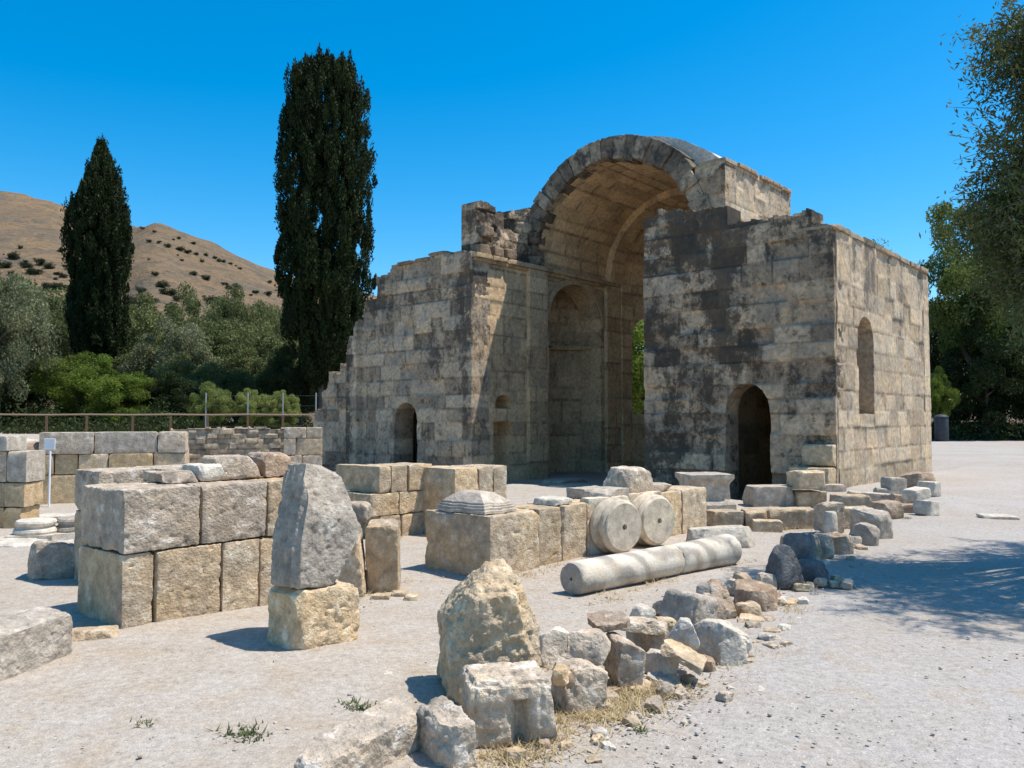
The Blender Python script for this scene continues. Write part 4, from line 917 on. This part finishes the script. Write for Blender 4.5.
def shade_leaves():  # dark leaves standing in for the shade under the trees
    rg = np.random.RandomState(44); n = 34000
    Y_ = rg.uniform(41, 64, n); px_ = rg.uniform(-60, 318, n); X_ = (px_ - 512) / F * Y_; hh = .08 + 2.6 * fbm(np.stack([X_ * .55, Y_ * .4, X_ * 0], 1), 4, 3) ** 2.6 * (1.4 - .8 * (px_ > 196))
    C = np.stack([X_, Y_, gz_np(X_, Y_) + rg.uniform(0, 1, n) * hh], 1); V, Q = leaves_geo(C, .22, .09, rg, .3)
    n2 = 16000; Y2 = rg.uniform(57, 80, n2); p2 = rg.uniform(928, 1090, n2); X2 = (p2 - 512) / F * Y2; h2 = .4 + 1.6 * fbm(np.stack([X2 * .4, Y2 * .4, X2 * 0], 1), 3, 8)
    C2 = np.stack([X2, Y2, gz_np(X2, Y2) + rg.uniform(0, 1, n2) * h2], 1); V2, Q2 = leaves_geo(C2, .26, .11, rg, .3); V, Q = join_geo([(V, Q), (V2, Q2)])
    o = link('shade_leaves', mesh_np('shade_leaves', V, Q, None), 'darktree'); tag(o, 'dark low leaves added for the shade beneath the trees beyond the ruins', 'shade_leaves', None, 'stuff')
# dark tank under the trees on the right
p = far(941, 56.5); root = empty('tank', (p.x, p.y, gz(p.x, p.y)), 0, 'dark grey upright tank in the shade right of the church', 'tank')
link('body', mesh_np('body', *lathe([(.42, 0), (.44, .05), (.44, 1.55), (.42, 1.62)], 28)), 'tank', root)
link('lid', mesh_np('lid', *lathe([(.46, 1.62), (.46, 1.70), (.3, 1.82), (.1, 1.86), (0, 1.865)], 28)), 'tank', root)

# ------------------------------------------------------------------ trees
def leaves_geo(C, L, Wd, rg, up=0., droop=0., axis=None):
    """one quad per centre; L, Wd leaf length and width"""
    n = len(C); d_ = rg.normal(size=(n, 3)); d_[:, 2] += up
    if axis is not None: d_ = d_ * .55 + axis
    d_ /= np.linalg.norm(d_, axis=1, keepdims=True) + 1e-9
    r = rg.normal(size=(n, 3)); s_ = np.cross(d_, r); s_ /= np.linalg.norm(s_, axis=1, keepdims=True) + 1e-9
    l_ = (L * rg.uniform(.7, 1.3, n))[:, None]; w_ = (Wd * rg.uniform(.7, 1.3, n))[:, None]
    V = np.stack([C - d_ * l_ / 2, C + s_ * w_ / 2, C + d_ * l_ / 2, C - s_ * w_ / 2], 1).reshape(-1, 3)
    return V, [np.arange(4 * n).reshape(n, 4)]
def clump_pts(cs, rads, n, rg, hollow=.5):
    out = []
    for c, r in zip(cs, rads):
        m = max(3, int(n * rg.uniform(.6, 1.4))); d_ = rg.normal(size=(m, 3)); d_ /= np.linalg.norm(d_, axis=1, keepdims=True)
        q = rg.uniform(0, 1, m) ** (1 / (1.4 + hollow * 2.5)); out.append(np.asarray(c) + d_ * q[:, None] * np.asarray(r))
    return np.concatenate(out)
def crown_mesh(name, seed, n_cl, n_leaf, rad, leaf, fill=.9, clr=(.16, .3), bottom=-.75, up=.1, flat=.8, lump=.25):
    """unit crown: centred on 0, half extents rad"""
    rg = np.random.RandomState(seed); cs = []; rs = []
    while len(cs) < n_cl:
        d_ = rg.normal(size=3); d_ /= np.linalg.norm(d_); q = rg.uniform(0, 1) ** .42 * fill
        if d_[2] * q < bottom: continue
        lob = 1 + lump * (fbm((d_ * 1.6 + seed)[None], 2, seed)[0] - .5) * 2
        r = rg.uniform(*clr); cs.append(d_ * q * lob * np.array(rad)); rs.append(np.array((r, r, r * flat)) * np.mean(rad))
    C = clump_pts(cs, rs, n_leaf, rg); V, Q = leaves_geo(C, leaf[0], leaf[1], rg, up)
    return mesh_np(name, V, Q, None)
def trunk_geo(h, r, seed, limbs=4, spread=.26, base=.35):
    rg = random.Random(seed); parts = []
    pts = [Vector((0, 0, -.15))]; rr_ = [r * 1.3]
    for k in range(1, 7):
        f = k / 6; pts.append(Vector((rg.uniform(-1, 1) * r * .6 * f, rg.uniform(-1, 1) * r * .6 * f, h * .75 * f))); rr_.append(r * (1 - .6 * f))
    parts.append(tube('t', pts, rr_, None, None, 10))
    for k in range(limbs):
        a_ = 2 * math.pi * k / limbs + rg.uniform(-.4, .4); f = rg.uniform(base, .7); st = pts[int(f * 6)]; sp = spread * h * rg.uniform(.6, 1)
        e_ = st + Vector((math.cos(a_) * sp, math.sin(a_) * sp, h * rg.uniform(.3, .5)))
        mid = st.lerp(e_, .5) + Vector((rg.uniform(-.1, .1) * h, rg.uniform(-.1, .1) * h, .06 * h)); parts.append(tube('l', [st, mid, e_], [r * .45, r * .3, r * .12], None, None, 7))
    return join_geo(parts)
def put_tree(name, loc, label, cat, crown_me, crown_c, crown_s, rz, trunk_me, trunk_s, group=None):
    t_ = empty(name, loc, rz, label, cat, group)
    c = bpy.data.objects.new('crown', crown_me); COL.objects.link(c); c.parent = t_; c.location = crown_c; c.scale = crown_s
    if trunk_me is not None:
        k = bpy.data.objects.new('trunk', trunk_me); COL.objects.link(k); k.parent = t_; k.scale = trunk_s
    return t_
def mm(me, *mats):
    for x in mats: me.materials.append(M[x])
    return me
OLV = [crown_mesh('olive_crown', 100 + k, 85, 470, (1, 1, 1), (.056, .021), .92, (.15, .28), -.7) for k in range(3)]
def variant(me, mat):
    m2 = me.copy(); m2.materials.clear(); m2.materials.append(M[mat]); return m2
OL = {k: [variant(m_, k) for m_ in OLV] for k in ('olive', 'olive_pale', 'olive_yellow', 'citrus', 'pine', 'darktree')}
BU = mm(crown_mesh('bush_crown', 140, 90, 420, (1, 1, 1), (.05, .022), .9, (.14, .24), -.9, lump=.1), 'bushleaf')
PINE = [mm(crown_mesh('pine_crown', 180 + k, 120, 380, (1, 1, 1), (.05, .017), .94, (.11, .22), -.85, up=.5, flat=.75, lump=.3), 'pine') for k in range(3)]
TRK = mm(mesh_np('olive_trunk', *trunk_geo(1.0, .042, 3)), 'bark')
SC = [mm(crown_mesh('scrub_crown', 150 + k, 22, 60, (1, 1, .8), (.2, .09), .8, (.3, .5), -.6), 'scrub') for k in range(3)]
def tree(name, cx, yt, Wpx, Y, leaf, label, cat='tree', k=0, low=.12, base_z=None, group=None, rz=None):
    """crown width Wpx and top row yt as seen; stands on the ground at distance Y"""
    X_ = (cx - 512) / F * Y; zb = gz(X_, Y) if base_z is None else base_z
    top = zof(yt, Y); H = top - zb; hw = Wpx / 2 / F * Y * 1.1
    cz = H * (low + (1 - low) / 2); hz = H * (1 - low) / 2
    me = BU if leaf == 'bush' else PINE[k % 3] if leaf == 'pine' else OL[leaf][k % 3]
    return put_tree(name, (X_, Y, zb), label, cat, me, (0, 0, cz), (hw, hw, hz), (cx * .37 + k * 2.1) if rz is None else rz, TRK, (H * .8, H * .8, H * .8), group)
tree('olive_tree', -6, 250, 96, 46, 'olive_pale', 'large silvery olive tree filling the left edge behind the fence', k=0, low=.08)
tree('olive_tree', -70, 230, 140, 50, 'olive', 'dark olive tree outside the left edge beside the silvery one', k=1, low=.08)
tree('olive_tree', 40, 290, 84, 64, 'olive', 'grey green tree between the silvery olive and the smaller cypress', k=2, low=.08)
tree('citrus_tree', 84, 352, 82, 50, 'citrus', 'bright leafy green tree at the foot of the smaller cypress', k=1, low=.04)
tree('citrus_tree', 128, 368, 70, 48, 'citrus', 'lower bright green tree right of the leafy green one', k=2, low=.04)
tree('dark_tree', 168, 372, 66, 49, 'darktree', 'low dark shrubby tree left of the round bushes', k=0, low=.03)
tree('olive_tree', 142, 290, 92, 70, 'olive', 'olive tree just right of the smaller cypress', k=0, low=.08)
tree('olive_tree', 172, 318, 84, 60, 'olive_pale', 'pale olive tree above the low dark shrubby tree', k=1, low=.08)
tree('olive_tree', 218, 306, 108, 66, 'olive', 'broad dense olive tree above the left round bush', k=2, low=.06)
tree('eucalyptus_tree', 246, 284, 74, 82, 'olive_yellow', 'yellowish loose tree rising above the olives before the hill', k=0, low=.1)
tree('olive_tree', 276, 290, 60, 86, 'olive_yellow', 'pale yellowish tree half hidden behind the large cypress', k=2, low=.1)
tree('olive_tree', 258, 332, 96, 58, 'olive', 'olive tree directly above the two right round bushes', k=1, low=.06)
tree('olive_tree', 300, 340, 70, 54, 'darktree', 'dark tree touching the left side of the large cypress foot', k=1, low=.05)
tree('olive_tree', 346, 352, 60, 62, 'olive', 'olive tree behind the stepped church end, right of the large cypress', k=0, low=.05)
tree('olive_tree', 192, 286, 86, 96, 'olive', 'far olive tree on the lower slope right of the smaller cypress', k=1, low=.05)
tree('olive_tree', 60, 290, 130, 96, 'olive', 'far olive tree on the lower slope left of the smaller cypress', k=1, low=.05)
tree('olive_tree', 10, 262, 110, 90, 'olive', 'far dark olive tree above the silvery one', k=2, low=.05)
tree('dark_tree', 20, 350, 100, 52, 'darktree', 'dark thicket tree under the large silvery olive', k=1, low=.0)
tree('olive_tree', 118, 300, 80, 80, 'olive', 'olive tree whose crown shows right behind the smaller cypress', k=2, low=.05)
tree('olive_tree', 196, 352, 70, 54, 'olive', 'low olive tree directly above the left round bush', k=0, low=.0)
tree('olive_tree', 236, 360, 70, 55, 'olive', 'low olive tree between and behind the left and middle round bushes', k=2, low=.0)
tree('olive_tree', 290, 318, 70, 76, 'olive', 'olive tree beside the large cypress, behind the yellowish trees', k=1, low=.05)
tree('dark_tree', 268, 366, 80, 58, 'darktree', 'dark low tree behind the rightmost round bush', k=2, low=.0)
tree('dark_tree', 120, 372, 90, 57, 'darktree', 'dark low tree behind the lower bright green one', k=1, low=.0)
tree('olive_tree', 150, 345, 60, 60, 'olive', 'small olive tree between the smaller cypress and the pale olive', k=1, low=.0)
tree('round_bush', 211, 380, 42, 41.6, 'bush', 'leftmost of three round light green bushes behind the wire fence', 'bush', low=.0)
tree('round_bush', 251, 387, 42, 42.2, 'bush', 'middle of three round light green bushes behind the wire fence', 'bush', low=.0, rz=2)
tree('round_bush', 281, 389, 38, 41.6, 'bush', 'rightmost of three round light green bushes, next to the large cypress', 'bush', low=.0, rz=4)
# right side
tree('pine_tree', 986, 176, 126, 62, 'pine', 'loose light green pine tree right of the church', k=0, low=.22)
tree('pine_tree', 1065, 150, 150, 66, 'pine', 'tall pine tree at the right edge behind the loose one', k=2, low=.2)
tree('pine_tree', 1000, 262, 110, 70, 'pine', 'pine tree low behind the loose light green one', k=1, low=.1)
tree('pine_tree', 1170, 190, 200, 60, 'pine', 'broad pine tree beyond the right edge', k=1, low=.1)
tree('dark_tree', 985, 330, 96, 60, 'darktree', 'dark shady tree over the path end beneath the pines', k=1, low=.02)
tree('dark_tree', 1050, 320, 110, 61, 'darktree', 'dark shady tree at the right edge beneath the pines', k=2, low=.02)
tree('dark_tree', 938, 296, 100, 74, 'darktree', 'dark tree close behind the church corner', k=0, low=.02)
tree('citrus_tree', 937, 366, 34, 58, 'citrus', 'small bright green shrub above the dark tank', 'shrub', k=0, low=.2)
tree('broadleaf_tree', 640, 300, 130, 52, 'citrus', 'sunlit green tree seen through the apse window', k=0, low=.02)
tree('olive_tree', 700, 330, 150, 80, 'olive', 'olive tree standing behind the church, hidden from the path', k=2, low=.05)

# cypresses: many upright plumes
def cypress_mesh(name, seed, H, prof, n_pl, n_leaf):
    rg = np.random.RandomState(seed); cs = []; rs = []; ax = []
    zs = [p_[0] for p_ in prof]; rr_ = [p_[1] for p_ in prof]
    for k in range(n_pl):
        z = rg.uniform(0.02, .99); rad = np.interp(z, zs, rr_); a_ = rg.uniform(0, 2 * math.pi); q = rg.uniform(0.03, 1) ** .5
        lob = 1 + .22 * (fbm(np.array([[math.cos(a_) * 2.6, math.sin(a_) * 2.6, z * 9]]), 3, seed)[0] - .5) * 2
        r = rad * q * lob; pr = rg.uniform(.13, .36); cs.append((r * math.cos(a_), r * math.sin(a_), z * H)); rs.append((pr, pr, pr * rg.uniform(2.2, 4.)))
        ax.append((math.cos(a_) * .35, math.sin(a_) * .35, 1.2))
    C = []; A = []
    for c, r, a_ in zip(cs, rs, ax):
        m = max(4, int(n_leaf * rg.uniform(.6, 1.4))); d_ = rg.normal(size=(m, 3)); d_ /= np.linalg.norm(d_, axis=1, keepdims=True); q = rg.uniform(0, 1, m) ** .4
        P = d_ * q[:, None]; taper = 1 - .5 * np.clip(P[:, 2], 0, 1); P[:, 0] *= taper; P[:, 1] *= taper
        C.append(np.asarray(c) + P * np.asarray(r)); A.append(np.tile(a_, (m, 1)))
    V, Q = leaves_geo(np.concatenate(C),   .24, .08, rg, 0, axis=np.concatenate(A)); return mm(mesh_np(name, V, Q, None), 'cypress')
def cypress(cx, yt, yb, Y, Wpx, label, seed, prof, n_pl):
    X_ = (cx - 512) / F * Y; zb = gz(X_, Y); z0_ = zof(yb, Y) - zb; z1_ = zof(yt, Y) - zb; r = Wpx / 2 / F * Y
    t_ = empty('cypress_tree', (X_, Y, zb), 0, label, 'tree')
    c = link('crown', cypress_mesh('cypress_crown', seed, z1_ - z0_, [(a_, b_ * r) for a_, b_ in prof], n_pl, 150), None, t_); c.location = (0, 0, z0_)
    g = tube('t', [(0, 0, -.2), (.05, 0, z0_ * .5), (0, 0, z0_ + .5), (0, .1, z1_ * .85)], [.42, .34, .3, .04], None, None, 12); link('trunk', mesh_np('trunk', *g), 'bark', t_)
cypress(323, 56, 385, 52, 98, 'tall broad dark cypress beside the church ruin', 5, [(0, .12), (.05, .30), (.10, .56), (.18, .80), (.3, .93), (.5, 1.0), (.68, .98), (.82, .90), (.92, .78), (.97, .60), (1, .34)], 1450)
cypress(97, 144, 362, 60, 66, 'smaller pointed dark cypress before the brown hill', 9, [(0, .5), (.08, .78), (.2, .86), (.42, .86), (.55, .98), (.68, .88), (.8, .62), (.9, .36), (1, .06)], 1050)

# shrubs scattered over the hill
SH = [(427, 145, 9), (465, 155, 8), (525, 180, 7), (540, 175, 9), (585, 192, 7), (450, 185, 10), (480, 188, 9), (505, 200, 12), (545, 210, 14), (570, 218, 13), (595, 225, 9), (625, 228, 10), (653, 237, 10), (680, 248, 8), (702, 255, 7), (718, 262, 6), (730, 270, 6), (630, 302, 14), (685, 318, 11), (720, 325, 13), (700, 330, 12), (780, 345, 14), (820, 348, 13), (30, 235, 20), (70, 262, 22), (110, 252, 26), (140, 264, 18), (95, 282, 20), (185, 295, 14), (490, 322, 22), (510, 345, 24), (540, 365, 20), (590, 385, 26), (150, 332, 26), (425, 340, 20), (10, 262, 20), (175, 330, 22), (640, 372, 24), (400, 375, 24), (455, 372, 22)]
rg = random.Random(2)
for _k in range(30): SH.append((rg.choice([rg.uniform(0, 200), rg.uniform(400, 860), rg.uniform(420, 700)]), rg.uniform(200, 370), rg.uniform(4, 12)))
SH = [q_ for q_ in SH if not (q_[0] > 400 and q_[1] < 120 + (q_[0] - 400) * .36)]
rgrid = np.linspace(90, 500, 500)
for k, (zx, zy, W) in enumerate(SH):
    sx_ = zx / 3.07; sy_ = 180 + zy / 3.07 + W / 3.07 * .3
    yy = HZ - (hill_full(np.full(500, sx_), rgrid) - EYE) / rgrid * F; idx = np.where(yy <= sy_)[0]; r_ = rgrid[idx[0]] if len(idx) else 330.
    X_ = (sx_ - 512) / F * r_; hw = W / 3.07 / F * r_ * .95
    o = bpy.data.objects.new('hill_shrub', SC[k % 3]); COL.objects.link(o); o.location = (X_, r_, float(hill_full(np.array([sx_]), np.array([r_]))[0]) + hw * .5); hw *= rg.uniform(.75, 1.25); o.scale = (hw * rg.uniform(.8, 1.5), hw, hw * rg.uniform(.7, 1.0)); o.rotation_euler = (0, 0, rg.uniform(0, 6))
    tag(o, 'dark green shrub scattered on the dry brown hillside', 'shrub', 'shrubs scattered on the hillside')

# the near olive whose branches enter at the upper right and whose shade lies on the path
def near_olive():
    rg = np.random.RandomState(21); c0 = np.array([7.6, 8.9, 5.1]); root = empty('olive_tree', (8.3, 9.4, 0), 0, 'near olive tree at the right edge, its shade lying on the gravel path', 'tree')
    org = np.array([8.3, 9.4, 0.])
    ends = []; parts = []
    base = np.array([0, 0, 0.]); trunk = [(0, 0, -.2), (-.05, .05, .8), (.05, .1, 1.6), (0, .1, 2.3)]
    parts.append(tube('t', trunk, [.34, .27, .24, .2], None, None, 12))
    cl = []; man = []
    for k in range(210):
        d_ = rg.normal(size=3); d_[2] *= .9; d_ /= np.linalg.norm(d_); q = rg.uniform(.25, 1) ** .6
        cl.append(c0 + d_ * q * np.array([2.8, 3.1, 2.7]))
    for px, py, Y_ in ((975, 20, 9.5), (980, 60, 9.3), (1000, 90, 9.3), (1012, 140, 9.5), (985, 140, 9.8), (965, 175, 9.9), (955, 200, 10), (960, 235, 10), (975, 268, 9.8), (1010, 235, 9.6), (1015, 275, 9.4), (1000, 290, 9.6), (1018, 80, 9), (1000, 10, 9.2), (985, 30, 9.5), (1005, 60, 9.2), (1010, 110, 9.6), (1000, 165, 9.8), (975, 190, 9.6), (985, 225, 9.4), (965, 215, 10.2), (1000, 260, 9.7), (980, 250, 10), (1015, 200, 9), (1020, 20, 9)):
        Y_ *= .9; q_ = np.array([(px - 512) / F * Y_ + .46, Y_, zof(py, Y_)]); cl.append(q_); man.append(q_)
    cl = [c for c in cl if c[2] > 2.5 and ((c[0] / c[1]) > .625 or any(c is q_ for q_ in man)) and c[1] < 10.5 and c[1] > 6.0]
    def shade_ok(c):
        xs, ys = c[0] - .464 * c[2], c[1] - .04 * c[2]; p_ = 512 + F * xs / ys; return p_ > np.interp(ys, [6, 8.2, 8.8, 9.6, 10.5], [885, 895, 930, 960, 985])
    cl = [c for c in cl if shade_ok(c) or (any(c is q_ for q_ in man))]
    C = []; A = []
    for c in cl:
        loc = c - org; st = np.array([0, .1, 2.2]); m1 = st * .5 + loc * .5 + np.array([0, 0, .35]); parts.append(tube('b', [st, m1, loc], [.05, .03, .008], None, None, 6))
        for s_ in range(24 if any(c is q_ for q_ in man) else 15):
            d_ = rg.normal(size=3); d_[2] -= .35; d_ /= np.linalg.norm(d_); p0_ = loc + rg.normal(size=3) * .17; ln = rg.uniform(.3, .6); p1 = p0_ + d_ * ln * .5; p2 = p0_ + d_ * ln + np.array([0, 0, -.1])
            parts.append(tube('w', [p0_, p1, p2], [.006, .004, .002], None, None, 3))
            nl = 40; f = rg.uniform(0, 1, nl)[:, None]; P = p0_ * (1 - f) + p2 * f + rg.normal(size=(nl, 3)) * .055; C.append(P); A.append(np.tile(d_ * .7, (nl, 1)))
    V, Q = leaves_geo(np.concatenate(C),   .075, .021, rg, 0, axis=np.concatenate(A))
    link('crown', mm(mesh_np('near_olive_crown', V, Q, None), 'olive'), None, root)
    link('trunk', mesh_np('near_olive_trunk', *join_geo(parts)), 'bark', root)
near_olive()

shade_leaves()
def wall_plant():
    rg = np.random.RandomState(6); p = CA + CU * 3.4 + CV * .1; C = rg.normal(size=(160, 3)) * np.array([.16, .1, .08]) + np.array([0, 0, .06])
    V, Q = leaves_geo(C, .09, .03, rg, .4); o = link('wall_plant', mesh_np('wall_plant', V, Q, None), 'citrus'); o.location = (p.x, p.y, 6.16); tag(o, 'little green plant growing on the cornice of the sunlit south wall', 'plant')
wall_plant()

# ------------------------------------------------------------------ small ground cover
def scatter_gravel():
    rg = np.random.RandomState(8); parts = []
    base, q = rock_geo(1, 1, .7, 3, .34, .3, 5, .05, (.1, .3)); base2, q2 = rock_geo(1, .8, .5, 14, .34, .3, 6, .05, (.1, .3))
    n = 8000
    Yd = 2.6 + 15 * rg.uniform(0, 1, n) ** 1.9; Xd = rg.uniform(-.72, .72, n) * Yd; sz = .004 + .022 * rg.uniform(0, 1, n) ** 7
    # a denser band along the edge of the path
    m = 1700; f = rg.uniform(0, 1, m); ex = np.interp(f, [0, .2, .45, .7, 1], [-.4, .35, 1.1, 2.0, 4.4]); ey = np.interp(f, [0, .2, .45, .7, 1], [3.2, 4.0, 5.0, 6.3, 10.5])
    Xd = np.concatenate([Xd, ex + rg.normal(size=m) * .28]); Yd = np.concatenate([Yd, ey + rg.normal(size=m) * .3]); sz = np.concatenate([sz, .005 + .024 * rg.uniform(0, 1, m) ** 4])
    k3 = 420; y3 = rg.uniform(2.8, 9, k3); Xd = np.concatenate([Xd, rg.uniform(-.66, .66, k3) * y3]); Yd = np.concatenate([Yd, y3]); sz = np.concatenate([sz, rg.uniform(.007, .02, k3)])
    zz = gz_np(Xd, Yd); a_ = rg.uniform(0, 6.28, len(Xd))
    for k in range(len(Xd)):
        b_, qq = (base, q) if k % 2 else (base2, q2); c, s_ = math.cos(a_[k]), math.sin(a_[k]); v = b_ * sz[k] * np.array([1, 1, .62])
        parts.append((np.stack([v[:, 0] * c - v[:, 1] * s_ + Xd[k], v[:, 0] * s_ + v[:, 1] * c + Yd[k], v[:, 2] + zz[k] - .002], 1), qq))
    o = link('gravel', mesh_np('gravel', *join_geo(parts), 40), 'gravel'); tag(o, 'loose small stones strewn over the pale gravel ground', 'gravel', None, 'stuff')
scatter_gravel()
def blades(name, spots, mat, label, n_each, hgt, seed, cat='grass', spread=.09, wd=.005, flat=.6):
    rg = np.random.RandomState(seed); V = []; 
    for x, y, sc in spots:
        n = int(n_each * sc); px_ = x + rg.normal(size=n) * spread * sc; py_ = y + rg.normal(size=n) * spread * sc; z = gz_np(px_, py_) - .005
        h_ = hgt * rg.uniform(.4, 1.1, n) * (.6 + .4 * sc); a_ = rg.uniform(0, 6.28, n); ln = rg.uniform(.2, 1.3, n) * flat; b_ = np.stack([px_, py_, z], 1)
        tip = b_ + np.stack([np.cos(a_) * h_ * ln, np.sin(a_) * h_ * ln, h_ / np.sqrt(1 + ln ** 2)], 1); sd_ = np.stack([-np.sin(a_), np.cos(a_), 0 * a_], 1) * wd
        V.append(np.stack([b_ - sd_, b_ + sd_, tip], 1).reshape(-1, 3))
    V = np.concatenate(V); o = link(name, mesh_np(name, V, [np.arange(len(V)).reshape(-1, 3)], None), mat); tag(o, label, cat, None, 'stuff')
sp = []
rg = random.Random(4)
for px, py, sc, n in ((540, 735, 1, 7), (570, 712, 1, 7), (600, 708, 1.1, 8), (622, 698, 1, 7), (640, 690, .8, 6), (660, 690, .7, 3), (510, 752, 1, 6), (738, 660, .7, 4), (790, 612, .6, 3), (780, 622, .6, 3), (400, 740, .4, 2), (680, 668, .5, 2), (480, 765, .8, 3), (745, 640, .5, 2)):
    for k in range(int(n * 1.8)):
        q_ = at(px + rg.gauss(0, 15), py + rg.gauss(1, 7)); sp.append((q_.x, q_.y, sc))
# sparse dry tufts and chips of grass where stones and low walls meet the gravel
rgb = random.Random(9)
for o in list(COL.objects):
    if o.parent is None and o.get('category') in ('stone block', 'kerb stone', 'boulder', 'stone slab', 'column') and o.location.z < .1 and o.location.y < 16:
        r_ = max(o.dimensions.x, o.dimensions.y) / 2 if o.type == 'MESH' else .4
        for k in range(5):
            a_ = rgb.uniform(3.4, 6.1); sp.append((o.location.x + math.cos(a_) * r_ * rgb.uniform(.75, 1.05), o.location.y + math.sin(a_) * r_ * rgb.uniform(.6, .95), rgb.uniform(.25, .6)))
for o3_c, n_ in ((o1, 30), (o2, 18), (o4, 12), (Vector(root_column.location), 14)):
    for k in range(n_):
        t_ = rgb.uniform(0, 3.2 if n_ > 12 else 1.5); e_ = CU if n_ != 14 else dv; sp.append((o3_c.x + e_.x * t_ + rgb.gauss(.03, .05), o3_c.y + e_.y * t_ - abs(rgb.gauss(.04, .06)), rgb.uniform(.25, .6)))
blades('dry_grass', sp, 'straw', 'tufts of straw coloured dry grass along the foot of the foreground stones', 34, .08, 5, spread=.11, flat=1.5, wd=.004)
sp2 = [(at(px, py).x, at(px, py).y, s_) for px, py, s_ in ((240, 733, 1.0), (250, 737, .8), (180, 652, .9), (165, 655, .7), (195, 650, .7), (145, 724, .5), (355, 705, .7), (372, 708, .6), (270, 665, .5), (600, 745, .3), (905, 518, .7), (640, 730, .4), (60, 670, .6), (210, 632, .6))]
blades('weeds', sp2, 'weed', 'small green weeds growing sparsely in the gravel', 70, .05, 6, 'weed', .06, .006, 1.2)
